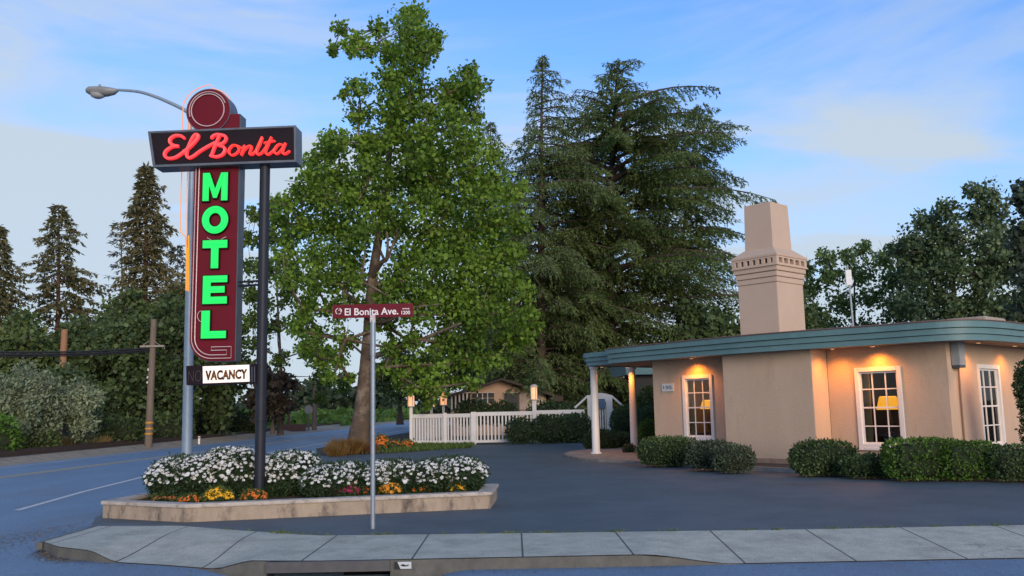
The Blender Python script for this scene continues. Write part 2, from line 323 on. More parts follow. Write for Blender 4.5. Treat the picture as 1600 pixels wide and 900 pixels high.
def shrub(name, label, lobes, lm, leaf=(.055, .018), dens=1.0, seed=3, group=None, cat='shrub', fuzz=.06, core=(.02, .03, .012), base=None, flowers=None):
    """lobes: (centre, radii, squareness); leaf shell over a solid dark core"""
    g = rng(seed); b = base or (lobes[0][0][0], lobes[0][0][1], 0); T = thing(name, b, label, cat, group); P = []; Nn = []
    mb = MB()
    for c, r, e in lobes:
        c = np.array(c, float); r = np.array(r, float)
        area = 4*math.pi*((r[0]*r[1])**1.6/3+(r[0]*r[2])**1.6/3+(r[1]*r[2])**1.6/3)**(1/1.6)
        n = int(dens*area*4.2/(leaf[0]*leaf[1]*2)); d = unit(g.normal(size=(n, 3)))
        s = (np.abs(d)**e).sum(1)**(-1/e); bumpy = 1+fuzz*np.sin(d[:, 0]*7+c[0]*3)*np.sin(d[:, 1]*6+c[1])*np.cos(d[:, 2]*8)
        q = s[:, None]*d*r*bumpy[:, None]*(1-np.abs(g.normal(0, .05, (n, 1))))+c+g.normal(size=(n, 3))*leaf[0]*.4
        k = (q[:, 2] > .02+c[2]-r[2]); P.append(q[k]); Nn.append(unit(d/r)[k])
        ms = 10; vs = []; fs = []
        for i in range(ms+1):
            th = math.pi*i/ms
            for j in range(16):
                ph = 2*math.pi*j/16; dd = np.array([math.sin(th)*math.cos(ph), math.sin(th)*math.sin(ph), math.cos(th)])+1e-6
                ss = (np.abs(dd)**e).sum()**(-1/e); vs.append(tuple(dd*ss*r*.84+c))
        for i in range(ms):
            for j in range(16): fs.append((i*16+j, i*16+(j+1) % 16, (i+1)*16+(j+1) % 16, (i+1)*16+j))
        mb.add(vs, fs)
    mb.build('branches', mat('dark_core_%02d' % int(core[1]*1000), core, rough=1, scale=20), T, smooth=True)  # solid dark core mesh, added to block the view through the leaves
    P = np.concatenate(P); Nn = np.concatenate(Nn); scatter(P, seed+9, leaf[0], leaf[1], 'foliage', lm, T, up=-.2, Nrm=Nn)
    return T
def lobeY(x0, x1, yt, yb, Y, deep=.75, e=2.4):
    a = atY((x0+x1)/2, yt, Y); b = atY((x0+x1)/2, yb, Y); w = (x1-x0)/2*Y/F
    return ((a.x, Y, (a.z+b.z)/2), (w, w*deep, (a.z-b.z)/2), e)
def lobe(x0, x1, yt, yb, z0=0.0, deep=.75, e=2.4, push=0.0):
    """a rounded bush seen between pixel columns x0..x1, its foot at yb"""
    q = at((x0+x1)/2, yb, z0); w = (x1-x0)/2*q.y/F; Yc = q.y+w*deep*.95+.22+push; w = (x1-x0)/2*Yc/F
    top = atY((x0+x1)/2, yt, Yc).z; c = atY((x0+x1)/2, (yt+yb)/2, Yc)
    return ((c.x, Yc, (top+z0)/2-.02), (w, w*deep, (top-z0)/2+.02), e)
# ================================================================== SETTING
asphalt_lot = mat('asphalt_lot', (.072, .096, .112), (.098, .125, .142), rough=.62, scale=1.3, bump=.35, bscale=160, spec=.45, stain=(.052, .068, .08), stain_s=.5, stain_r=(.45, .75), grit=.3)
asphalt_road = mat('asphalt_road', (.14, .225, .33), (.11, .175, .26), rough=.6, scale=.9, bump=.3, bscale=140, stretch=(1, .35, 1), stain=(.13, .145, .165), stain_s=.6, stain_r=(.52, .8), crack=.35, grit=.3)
concrete = mat('concrete_walk', (.27, .28, .28), (.22, .225, .23), rough=.85, scale=3, bump=.25, bscale=90, stain=(.16, .16, .15), stain_s=1.8, stain_r=(.55, .8))
kerbm = mat('kerb_concrete', (.135, .132, .115), (.08, .078, .068), rough=.9, scale=5, bump=.3, stain=(.06, .055, .045), stain_s=3)
earth = mat('earth', (.07, .075, .035), (.11, .095, .055), rough=1, scale=.35, bump=.4, bscale=12)
gravel = mat('gravel', (.36, .30, .22), (.23, .19, .14), rough=1, scale=2.5, bump=.6, bscale=40, stain=(.12, .11, .06), stain_s=.8)
mulch = mat('mulch', (.075, .05, .03), (.04, .028, .018), rough=1, scale=6, bump=.6, bscale=50)
paint_w = mat('road_paint_white', (.62, .62, .60), (.45, .45, .44), rough=.7, scale=9)
paint_y = mat('road_paint_yellow', (.60, .45, .20), (.42, .33, .18), rough=.7, scale=9)
def linsp(a, b, n): return [a+(b-a)*i/(n-1) for i in range(n)]
gx = [-900, -300, -120, -60, -40]+linsp(-30, 30, 25)+[40, 80, 200, 900]
gy = [-300, -60, -20]+linsp(-12, 24, 25)+[30, 40, 60, 100, 200, 400, 1500]
gridmesh('ground', gx, gy, lambda x, y: -.03-.45*sm((17.5-y)/3), earth)
def near_x(y):
    P = [(-60, -7.1), (15, -7.1), (34, -7.4), (42, -9.2), (70, -8.1), (110, -6.5), (170, -4), (260, 0), (600, 14)]
    for (a, xa), (b, xb) in zip(P, P[1:]):
        if y <= b: return xa+(xb-xa)*(y-a)/(b-a)
    return 14
def far_x(y):
    P = [(-60, -19.5), (10, -18.7), (46, -17.4), (140, -15.6), (260, -12), (600, 4)]
    for (a, xa), (b, xb) in zip(P, P[1:]):
        if y <= b: return xa+(xb-xa)*(y-a)/(b-a)
    return 4
def hroad(y): return -.125+.117*sm((y-10.9)/2.6)
hy = [-60, -30, -10, 0, 6]+linsp(8, 18, 41)+[20, 24, 28, 34, 38, 42, 50, 60, 70, 90, 110, 140, 170, 220, 260, 400, 600]
vs = []; fs = []; K = 13
for y in hy:
    for i in range(K): vs.append((far_x(y)+(near_x(y)-far_x(y))*i/(K-1), y, hroad(y)+.05*math.sin(math.pi*i/(K-1))*0))
for j in range(len(hy)-1):
    for i in range(K-1): fs.append((j*K+i, j*K+i+1, (j+1)*K+i+1, (j+1)*K+i))
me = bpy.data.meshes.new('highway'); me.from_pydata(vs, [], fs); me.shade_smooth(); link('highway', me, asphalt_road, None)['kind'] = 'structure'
INX0, INX1 = -2.80, -1.42     # drain mouth
def zcross(x, y):
    d = .15*math.exp(-((y-10.2)/.5)**2)*sm((x-INX0+1.2)/1.1)*sm((INX1+.9-x)/.8) if abs(y-10.2) < 2 else 0
    a = hroad(y)*sm((-5.9-x)/.9)+(-.125)*(1-sm((-5.9-x)/.9))
    return a-d
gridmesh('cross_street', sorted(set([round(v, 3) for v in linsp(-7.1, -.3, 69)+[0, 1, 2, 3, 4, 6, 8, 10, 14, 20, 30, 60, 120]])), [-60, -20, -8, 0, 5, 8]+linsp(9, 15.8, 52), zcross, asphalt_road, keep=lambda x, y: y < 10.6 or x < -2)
lot = [(-7.25, 17.6), (-6.98, 15.2), (-6.45, 13.95), (-6.3, 13.9), (-5.06, 13.77), (-3.9, 13.05), (-2.64, 12.37), (.36, 12.2), (3.7, 12.04), (30, 12), (30, 19.5), (12, 18.75), (10.5, 18.9), (9.6, 19.0), (8.72, 19.35), (7.68, 20.16), (6.59, 21.65), (4.95, 24.0), (3.6, 26.4), (2.58, 27.3), (1.95, 28.6), (1.65, 31.35), (2.3, 33.5), (3.3, 37), (3.0, 42.9), (-.5, 42), (-1.8, 42.2), (-2.6, 39), (-4.18, 36), (-6.1, 34.9), (-7.6, 34.8)]
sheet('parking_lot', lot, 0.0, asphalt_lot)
# planting strip round the big tree: dry mulch with grass
sheet('tree_bed', [(-7.4, 34.9), (-6.1, 35.0), (-4.18, 36.1), (-2.6, 39.1), (-1.8, 42.3), (-1.8, 44), (-5, 70), (-8.0, 70), (-9.15, 42)], -.004, mulch)
sheet('gravel_shoulder', [(far_x(y)+.1, y) for y in (12, 30, 46, 80, 140, 200)]+[(-18, 200), (-20.5, 120), (-25, 60), (-25.5, 12)], -.012, gravel)
# sidewalk with a corner ramp and a driveway apron, joints in the slab
cw = bpy.data.materials.new('sidewalk_slabs'); cw.use_nodes = True
def front_y(x):
    P = [(-6.35, 12.35), (-5.9, 11.85), (-5.2, 11.4), (-4.2, 11.0), (-3.4, 10.62), (-2.85, 10.42), (-2.2, 10.34), (40, 10.25)]
    for (a, ya), (b, yb) in zip(P, P[1:]):
        if x <= b: return ya+(yb-ya)*(x-a)/(b-a)
    return 10.25
def back_y(x):
    P = [(-6.35, 13.93), (-5.06, 13.79), (-3.9, 13.07), (-2.64, 12.39), (.36, 12.22), (3.7, 12.06), (40, 12.02)]
    for (a, ya), (b, yb) in zip(P, P[1:]):
        if x <= b: return ya+(yb-ya)*(x-a)/(b-a)
    return 12.02
def zwalk(x, t):   # t 0 front .. 1 back
    ramp = sm((x+5.35)/.5)*sm((-2.95-x)/.6); ap = sm((x-1.35)/1.1)
    return .004-.117*max(ramp*(1-sm(t/.8)), ap*(1-t))
smat = mat('sidewalk_concrete', (.49, .485, .405), (.36, .355, .30), rough=.85, scale=3.5, bump=.25, bscale=90, stain=(.26, .26, .215), stain_s=1.6, stain_r=(.48, .75), crack=.5, grit=.22)
t = smat.node_tree; pr = t.nodes['Principled BSDF']; src = pr.inputs['Base Color'].links[0].from_socket
g = t.nodes.new('ShaderNodeNewGeometry'); sp = t.nodes.new('ShaderNodeSeparateXYZ'); t.links.new(g.outputs['Position'], sp.inputs[0])
def mth(op, a, b):
    n = t.nodes.new('ShaderNodeMath'); n.operation = op
    for i, v in enumerate((a, b)):
        if isinstance(v, (int, float)): n.inputs[i].default_value = v
        else: t.links.new(v, n.inputs[i])
    return n.outputs[0]
jd = mth('ABSOLUTE', mth('SUBTRACT', mth('PINGPONG', mth('ADD', sp.outputs[0], 40*1.24-.06), .62), 0), 0)
jm = mth('LESS_THAN', jd, .011)
xm = t.nodes.new('ShaderNodeMix'); xm.data_type = 'RGBA'; t.links.new(jm, xm.inputs[0]); t.links.new(src, xm.inputs[6]); xm.inputs[7].default_value = (.07, .07, .065, 1); t.links.new(xm.outputs[2], pr.inputs['Base Color'])
xs = linsp(-6.35, 6.6, 106)+[8, 10, 14, 20, 30, 40]; T_ = linsp(0, 1, 12); vs = []
for x in xs:
    for t_ in T_: vs.append((x, front_y(x)+(back_y(x)-front_y(x))*t_, zwalk(x, t_)))
n = len(T_); fs = [(i*n+j, (i+1)*n+j, (i+1)*n+j+1, i*n+j+1) for i in range(len(xs)-1) for j in range(n-1)]
me = bpy.data.meshes.new('sidewalk'); me.from_pydata(vs, [], fs); me.shade_smooth(); link('sidewalk', me, smat, None)['kind'] = 'structure'
# kerb face below the sidewalk's front edge, open at the drain
kb = MB()
def kerb_run(x0, x1, n, ztop=None, zbot=-.32, th=.14, off=0.0):
    X = linsp(x0, x1, n)
    for a, b in zip(X, X[1:]):
        ya, yb = front_y(a)-off, front_y(b)-off; za = ztop if ztop is not None else zwalk(a, 0)+.001; zb = ztop if ztop is not None else zwalk(b, 0)+.001
        kb.add([(a, ya-th*.25, zbot), (b, yb-th*.25, zbot), (b, yb, zb-.012), (a, ya, za-.012), (a, ya+th, za-.002), (b, yb+th, zb-.002), (a, ya+th, zbot), (b, yb+th, zbot)],
               [(0, 1, 2, 3), (3, 2, 5, 4), (4, 5, 7, 6), (0, 6, 7, 1)])
kerb_run(-6.35, INX0, 40); kerb_run(INX1, 30, 80)
kb.abox(-6.42, -6.34, 12.3, 13.9, -.3, .0)
kb.build('kerb', kerbm, None, smooth=False)['kind'] = 'structure'
T = thing('storm_drain', ((INX0+INX1)/2, 10.4, -.3), 'dark storm drain mouth in the kerb with a steel lintel', 'storm drain')
MB().abox(INX0, INX1, 10.29, 10.36, -.115, .0).build('lintel', mat('drain_steel', (.06, .06, .07), (.09, .085, .08), rough=.55, scale=9), T)
m = MB(); m.abox(INX0, INX1, 11.2, 11.25, -.9, -.1); m.abox(INX0-.02, INX0, 10.38, 11.2, -.9, -.01); m.abox(INX1, INX1+.02, 10.38, 11.2, -.9, -.01); m.abox(INX0, INX1, 10.3, 11.25, -.92, -.9); m.abox(INX0, INX1, 10.36, 11.25, -.12, -.08)
m.build('catch_basin', mat('basin_dark', (.03, .03, .028), rough=1), T)
T = thing('kerb_marker', (-1.27, 10.28, -.08), 'small white and black drain marker plate fixed on the kerb face', 'marker plate')
MB().abox(-1.36, -1.18, 10.275, 10.285, -.092, -.018).build('plate', mat('marker_white', (.55, .6, .62), rough=.5), T)
MB().slab([(-1.362, -.094), (-1.30, -.094), (-1.335, -.016), (-1.362, -.016)], (0, 10.274, 0), (1, 0, 0), (0, 0, 1), (0, -1, 0), .004).build('black_corner', mat('black_paint', (.01, .01, .015), rough=.4), T)
MB().slab([(-1.30, -.05), (-1.27, -.04), (-1.24, -.055), (-1.21, -.045), (-1.21, -.06), (-1.25, -.068), (-1.29, -.062)], (0, 10.274, 0), (1, 0, 0), (0, 0, 1), (0, -1, 0), .003).build('fish_symbol', MATS['black_paint'], T)
# road markings
def stripe(name, pts, w, m, z=.005):
    mb = MB()
    L = []
    for i, p in enumerate(pts):
        a = Vector(pts[max(i-1, 0)]); b = Vector(pts[min(i+1, len(pts)-1)]); d = (b-a).normalized(); nn = Vector((-d.y, d.x)); p = Vector(p)
        for s in (-1, 1): q = p+nn*w/2*s; L.append((q.x, q.y, hroad(q.y)+z))
    mb.add(L, [(2*i, 2*i+1, 2*i+3, 2*i+2) for i in range(len(pts)-1)]); o = mb.build(name, m, None); o['kind'] = 'structure'; return o
yl = [(-15.4, 10), (-15.0, 20), (-14.75, 26), (-14.3, 37), (-13.8, 50), (-13.1, 70), (-11.6, 110), (-9.5, 170), (-5, 270)]
stripe('centre_line', yl, .13, paint_y); stripe('centre_line', [(x+.28, y) for x, y in yl], .13, paint_y)
stripe('edge_line', [(-9.05, 16.6), (-9.3, 18.2), (-9.66, 20.4), (-9.95, 23), (-10.31, 26), (-10.6, 31), (-10.5, 40), (-9.9, 60), (-8.6, 90), (-7, 120), (-4.6, 170)], .13, paint_w)
stripe('far_edge_line', [(far_x(y)+.55, y) for y in (10, 20, 30, 46, 70, 100, 140, 200)], .1, paint_w)
# kerb and bed round the motel office
bedm = mat('bed_soil', (.05, .04, .028), (.03, .025, .018), rough=1, scale=5)
kl = [(3.75, 26.15), (4.3, 25.1), (4.95, 24.0), (5.75, 22.75), (6.59, 21.65), (7.1, 20.9), (7.68, 20.22), (8.2, 19.75), (8.72, 19.42), (9.6, 19.07), (10.5, 18.97), (12, 18.9), (18, 19.3), (26, 20)]
sheet('planting_bed', kl+[(26, 34), (9, 34), (4.6, 28.2)], .075, bedm)
kb = MB()
for a, b in zip(kl, kl[1:]):
    a = Vector((*a, 0)); b = Vector((*b, 0)); d = (b-a); L = d.length; d.normalize(); nn = Vector((-d.y, d.x, 0))
    if nn.y > 0: nn = -nn
    kb.box((a+b)/2+Vector((0, 0, .035)), d*(L/2+.012), nn*.055, (0, 0, .075))
kb.build('bed_kerb', mat('bed_kerb_concrete', (.42, .39, .34), (.25, .23, .20), rough=.9, scale=7, stain=(.05, .045, .04), stain_s=4), None)['kind'] = 'structure'
pad = [(3.75, 26.15), (3.1, 26.75), (2.5, 27.4), (2.05, 28.4), (1.72, 29.8), (1.65, 31.35), (1.95, 32.9), (2.6, 34.2), (9, 40), (9, 34), (4.6, 28.2)]
MB().prism(pad, -.02, .07).build('entrance_pad', mat('pad_concrete', (.30, .25, .20), (.2, .17, .14), rough=.8, scale=2.5, bump=.2, stain=(.12, .10, .08)), None, bevel=.015)['kind'] = 'structure'
# ================================================================== MOTEL OFFICE
tt = Vector((.671, -.741, 0)); nn_ = Vector((-.741, -.671, 0)); inn = -nn_   # along the front (towards camera right), outward, inward
stucco = mat('stucco', (.55, .405, .295), (.485, .355, .255), rough=.92, scale=.8, bump=.7, bscale=45, stain=(.45, .325, .23), stain_s=1.5, stretch=(1.6, 1.6, .45), grit=.07)
B1 = Vector((7.66, 23.13, 0))                        # near corner of the projecting bay
def fp(k, o=0.0, z=0.0): return B1+tt*k+inn*o+Vector((0, 0, z))
def col_on(px, py, o):
    """where the sight line of pixel (px,py) meets the wall plane set back by o: (k, z)"""
    d = ray(px, py); a = Vector((0, 0, EYE)); s = ((fp(0, o)-a).dot(nn_))/d.dot(nn_); q = a+d*s; return (q-B1).dot(tt), q.z
k_left = col_on(1022, 640, .8)[0]; k_bay = col_on(1132, 640, 0)[0]; k_cor = col_on(1484, 620, .8)[0]
CORN = fp(k_cor, .8)
OFF = thing('motel_office', fp(0, .8), 'peach stucco motel office with blue green stepped fascia and tall chimney', 'building')
def wall_open(org, e1, e3, L, z0, z1, holes, t=.22):
    """wall with rectangular holes (a0,a1,b0,b1); e3 = inward"""
    mb = MB(); E2 = Vector((0, 0, 1)); hs = sorted(holes); x = 0
    def pc(a0, a1, b0, b1):
        if a1-a0 > 1e-4 and b1-b0 > 1e-4: mb.slab([(a0, b0), (a1, b0), (a1, b1), (a0, b1)], org, e1, E2, e3, t)
    for a0, a1, b0, b1 in hs:
        pc(x, a0, z0, z1); pc(a0, a1, z0, b0); pc(a0, a1, b1, z1); x = a1
    pc(x, L, z0, z1); return mb
whitep = mat('white_trim', (.74, .71, .68), (.66, .63, .6), rough=.5, scale=5)
glass = glassmat()
def window(org, e1, e3, a0, a1, b0, b1, cols=3, rows=4, blind=False):
    """org/e1/e3 of its wall; hole a0..a1, b0..b1"""
    E2 = Vector((0, 0, 1)); out = -Vector(e3); mb = MB(); w = .085
    def bar(x0, x1, y0, y1, d0, d1, m_): m_.slab([(x0, y0), (x1, y0), (x1, y1), (x0, y1)], Vector(org)+out*d1, e1, E2, e3, d1-d0)
    bar(a0-w, a0+.02, b0-w, b1+w, -.10, .035, mb); bar(a1-.02, a1+w, b0-w, b1+w, -.10, .035, mb); bar(a0+.02, a1-.02, b1-.02, b1+w, -.10, .034, mb); bar(a0+.02, a1-.02, b0-w, b0+.02, -.10, .034, mb)
    fr = mb.build('window', whitep, OFF, bevel=.006)
    s = MB(); bar(a0-w-.04, a1+w+.04, b0-w-.05, b0-w-.002, -.02, .075, s); s.build('sill', whitep, fr, bevel=.006)
    g_ = MB(); sw = .045
    bar(a0+.02, a0+.02+sw, b0+.02, b1-.02, -.075, -.03, g_); bar(a1-.02-sw, a1-.02, b0+.02, b1-.02, -.075, -.03, g_); bar(a0+.02+sw, a1-.02-sw, b1-.02-sw, b1-.02, -.075, -.031, g_); bar(a0+.02+sw, a1-.02-sw, b0+.02, b0+.02+sw, -.075, -.031, g_)
    for i in range(1, cols):
        x = a0+(a1-a0)*i/cols; bar(x-.014, x+.014, b0+.065, b1-.065, -.07, -.035, g_)
    for j in range(1, rows):
        y = b0+(b1-b0)*j/rows; h = .02 if j == rows//2 else .014; bar(a0+.065, a1-.065, y-h, y+h, -.071, -.034, g_)
    g_.build('sash', whitep, fr)
    p = MB(); p.slab([(a0+.03, b0+.03), (a1-.03, b0+.03), (a1-.03, b1-.03), (a0+.03, b1-.03)], Vector(org)+out*-.05, e1, E2, e3, .004); p.build('pane', glass, fr)
    c = MB()    # gathered curtain at the left side
    if not blind:
        pts = []
        for i in range(15): pts.append((a0+.01+.014*i, (.18+.035*math.sin(i*2.1))))
        vs = [Vector(org)+Vector(e1)*x+Vector(e3)*d+E2*z for z in (b0-.1, b1+.1) for x, d in pts]; c.add(vs, [(i, i+1, 16+i, 15+i) for i in range(14)])
        c.build('curtain', mat('curtain', (.62, .45, .24), (.5, .36, .2), rough=.9, emit=None), fr)
    else:
        c.slab([(a0+(a1-a0)*.68, b0-.05), (a1+.02, b0-.05), (a1+.02, b1+.05), (a0+(a1-a0)*.68, b1+.05)], Vector(org)+Vector(e3)*.2, e1, E2, e3, .01); c.build('blind', mat('blind', (.35, .37, .36), rough=.8), fr)
    return fr
ZT = 3.02
# west wall left of the bay
W1o = fp(k_left, .8); L1 = k_bay-k_left+.2
def hole(px0, px1, py0, py1, o, k0):
    a, z0 = col_on(px0, py1, o); b, z1 = col_on(px1, (py0), o); a1_ = col_on(px0, py0, o)[0]
    return ((a+a1_)/2-k0+.07, (col_on(px1, py1, o)[0]+b)/2-k0-.07, z0+.07, z1-.07)
h1 = hole(1068.5, 1114.5, 585.5, 687, .8, k_left)
wall_open(W1o, tt, inn, L1, 0, ZT, [h1]).build('wall', stucco, OFF); window(W1o, tt, inn, *h1)
# projecting bay (below the chimney): front and the return that faces the camera's right
m = MB(); m.slab([(k_bay, .0), (0, .0), (0, ZT), (k_bay, ZT)], B1, tt, (0, 0, 1), inn, .795)
m.build('bay_wall', stucco, OFF, bevel=.012)
MB().slab([(k_bay-.02, .0), (.02, .0), (.02, .2), (k_bay-.02, .2)], B1-inn*.03, tt, (0, 0, 1), inn, .1).build('plinth', mat('plinth', (.34, .22, .16), (.22, .15, .11), rough=.95, scale=5), OFF)
# wall right of the bay and the wall round the corner
h2 = hole(1340, 1411, 572.5, 699, .8, 0.0); W3o = fp(0.0, .8)
wall_open(W3o, tt, inn, k_cor, 0, ZT, [h2]).build('wall', stucco, OFF); window(W3o, tt, inn, *h2)
def col_on2(px, py):
    d = ray(px, py); a = Vector((0, 0, EYE)); s = ((CORN-a).dot(tt))/d.dot(tt); q = a+d*s; return (q-CORN).dot(inn), q.z
a0_, z1_ = col_on2(1525.5, 570); a1_, z0_ = col_on2(1571, 697); h3 = (a0_+.08, a1_-.08, z0_+.07, z1_-.07)
W4o = CORN+tt*0.0
wall_open(W4o+inn*.22, inn, -tt, 13, 0, ZT, [(h3[0]-.22, h3[1]-.22, h3[2], h3[3])]).build('wall', stucco, OFF)
window(W4o, inn, -tt, *h3, blind=True)
MB().box(fp(k_left, .8)+inn*4+tt*.11+Vector((0, 0, ZT/2)), tt*.11, inn*3.78, (0, 0, ZT/2)).build('wall', stucco, OFF)
MB().box(CORN+inn*13.1-tt*5+Vector((0, 0, ZT/2)), tt*5.3, inn*.1, (0, 0, ZT/2)).build('wall', stucco, OFF)
# room inside
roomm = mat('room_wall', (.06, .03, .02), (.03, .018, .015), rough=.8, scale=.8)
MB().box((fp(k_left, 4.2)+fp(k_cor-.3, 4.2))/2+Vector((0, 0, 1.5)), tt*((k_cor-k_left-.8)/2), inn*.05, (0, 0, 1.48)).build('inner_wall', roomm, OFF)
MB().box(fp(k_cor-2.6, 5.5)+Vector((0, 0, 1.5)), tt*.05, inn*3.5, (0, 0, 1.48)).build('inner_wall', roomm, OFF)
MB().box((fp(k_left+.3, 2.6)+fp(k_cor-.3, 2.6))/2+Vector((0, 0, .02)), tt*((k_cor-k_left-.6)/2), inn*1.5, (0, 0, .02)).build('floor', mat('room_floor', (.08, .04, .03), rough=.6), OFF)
# roof: stepped fascia swept along the eave line
fpath = [(3.02, 28.55), (3.55, 27.7), (4.2, 26.78), (4.85, 25.85), (5.5, 24.98), (6.1, 24.22), (6.65, 23.62), (7.25, 23.05), (7.85, 22.52), (8.4, 22.05), (8.9, 21.6), (9.3, 21.2), (9.6, 20.92), (9.9, 20.72), (10.2, 20.62), (10.5, 20.62), (10.85, 20.75), (11.25, 21.0), (11.8, 21.42), (12.6, 22.12), (14, 23.35), (17, 26.05), (21, 29.6)]
def sweep(path, prof, name, m, parent, closed_ends=True, smooth=False):
    """prof: list of (outward offset, z)"""
    P = [Vector((*p, 0)) for p in path]; mb = MB(); k = len(prof); vs = []
    for i, p in enumerate(P):
        d = (P[min(i+1, len(P)-1)]-P[max(i-1, 0)]).normalized(); n_ = Vector((d.y, -d.x, 0))
        if n_.y > 0 and n_.x < .0: n_ = n_
        vs += [p+n_*o+Vector((0, 0, z)) for o, z in prof]
    fs = [(i*k+j, i*k+(j+1) % k, (i+1)*k+(j+1) % k, (i+1)*k+j) for i in range(len(P)-1) for j in range(k)]
    if closed_ends: fs += [tuple(range(k)), tuple((len(P)-1)*k+j for j in range(k))]
    mb.add(vs, fs); return mb.build(name, m, parent)
# path runs to the camera's right, so outward is to its right-hand side: (d.y,-d.x)
tealp = mat('fascia_paint', (.115, .215, .225), (.09, .18, .19), rough=.55, scale=1.5, stain=(.135, .24, .245), stain_s=2.5)
def outp(path, o):
    r = []
    for i, p in enumerate(path):
        a = Vector(path[max(i-1, 0)]); b = Vector(path[min(i+1, len(path)-1)]); d = (b-a).normalized(); r.append((p[0]+d.y*o, p[1]-d.x*o))
    return r
FZ = 3.0
fpath = [tuple(p) for p in smooth_path([(a, b) for a, b in fpath], 4)]
fas = sweep(fpath, [(0, FZ+.298), (.09, FZ+.298), (.09, FZ+.45), (0, FZ+.45)], 'fascia', tealp, OFF)
sweep(fpath, [(-.06, FZ+.15), (.04, FZ+.15), (.04, FZ+.284), (-.06, FZ+.284)], 'fascia', tealp, OFF)
sweep(fpath, [(-.12, FZ), (0, FZ), (0, FZ+.137), (-.12, FZ+.137)], 'fascia', tealp, OFF)
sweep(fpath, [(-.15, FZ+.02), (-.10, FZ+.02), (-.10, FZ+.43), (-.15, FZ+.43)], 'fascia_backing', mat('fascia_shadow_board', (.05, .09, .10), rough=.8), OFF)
sweep(fpath, [(.0, FZ+.453), (.12, FZ+.453), (.12, FZ+.472), (.0, FZ+.49)], 'roof_edge', mat('copper_edge', (.20, .09, .07), (.13, .07, .06), rough=.6, scale=8), OFF)
back = [(21, 40), (10, 40), (8.5, 34.9)]
roofm = mat('roof_felt', (.20, .17, .15), (.13, .11, .10), rough=.95, scale=2)
MB().prism([(p[0], p[1]) for p in fpath]+back, FZ+.38, FZ+.452).build('roof', roofm, OFF)
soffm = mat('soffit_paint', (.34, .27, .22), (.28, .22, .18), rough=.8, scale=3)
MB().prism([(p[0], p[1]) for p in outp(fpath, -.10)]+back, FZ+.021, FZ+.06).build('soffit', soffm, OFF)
# entrance canopy beyond the left end of the eave
cp = [(7.2, 34.35), (2.62, 30.55), (2.42, 30.3), (2.44, 30.0), (3.15, 28.85)]
cpath = cp
for o0, o1, z0, z1 in ((0, .08, .27, .42), (-.05, .03, .135, .255), (-.1, -.02, 0, .12)):
    sweep(cpath, [(o0, FZ+z0), (o1, FZ+z0), (o1, FZ+z1), (o0, FZ+z1)], 'canopy_fascia', tealp, OFF)
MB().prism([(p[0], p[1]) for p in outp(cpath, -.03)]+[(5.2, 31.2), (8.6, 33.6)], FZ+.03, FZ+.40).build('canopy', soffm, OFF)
sweep([(4.6, 42.5), (4.9, 39.2), (12, 39)], [(-.1, FZ), (0, FZ), (.1, FZ+.45), (-.1, FZ+.45)], 'rear_fascia', tealp, OFF)
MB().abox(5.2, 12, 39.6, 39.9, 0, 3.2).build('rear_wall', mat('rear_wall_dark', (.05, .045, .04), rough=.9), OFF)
colm = mat('column_white', (.78, .74, .70), (.72, .68, .64), rough=.45, scale=2)
for (cx, cy) in ((2.75, 30.93), (4.21, 32.09)):
    z0 = .06
    c = MB().lathe((cx, cy, 0), [(.135, z0+.06), (.13, 1.2), (.118, FZ-.06)], 20).build('column', colm, OFF, smooth=True)
    MB().lathe((cx, cy, 0), [(.19, z0), (.19, z0+.035), (.165, z0+.05), (.15, z0+.07)], 20).build('base', colm, c, smooth=True)
    MB().lathe((cx, cy, 0), [(.12, FZ-.08), (.155, FZ-.05), (.16, FZ+.02)], 20).build('capital', colm, c, smooth=True)
# chimney
def ck(px, py, o): return col_on(px, py, o)[0]
ks1 = ck(1217, 500, .1); ks0 = ck(1156, 505, .1); C1 = fp(ks1, .1); CW = ks1-ks0
ch = None
def cbox(cw, cd, z0, z1, name, m, parent, grow=0.0, bevel=.01):
    c = C1-tt*(CW/2)+inn*(CDEP/2)
    return MB().box(c+Vector((0, 0, (z0+z1)/2)), tt*(cw/2+grow), inn*(cd/2+grow), (0, 0, (z1-z0)/2)).build(name, m, parent, bevel=bevel)
# depth from the pixel column of its far right edge
d = ray(1258, 500); a = Vector((0, 0, EYE)); s_ = ((C1-a).dot(tt))/d.dot(tt); CDEP = ((a+d*s_)-C1).dot(inn)
Yc = C1.y+.2
zc = lambda py: atY(1216, py, Yc).z
ZA, ZB, ZC, ZD, ZE = zc(441), zc(420.6), zc(401), zc(388), zc(313)
chs = mat('chimney_stucco', (.56, .42, .32), (.51, .375, .285), rough=.92, scale=.9, bump=.4, bscale=70)
ch = cbox(CW, CDEP, FZ+.3, ZA, 'chimney', chs, OFF)
hgt = ZB-ZA
for i, gq in enumerate((.025, .045, .075)):
    cbox(CW, CDEP, ZA+.001+i*(hgt+.1)/3, ZA+(i+1)*(hgt+.1)/3-.012, 'moulding', chs, ch, gq)
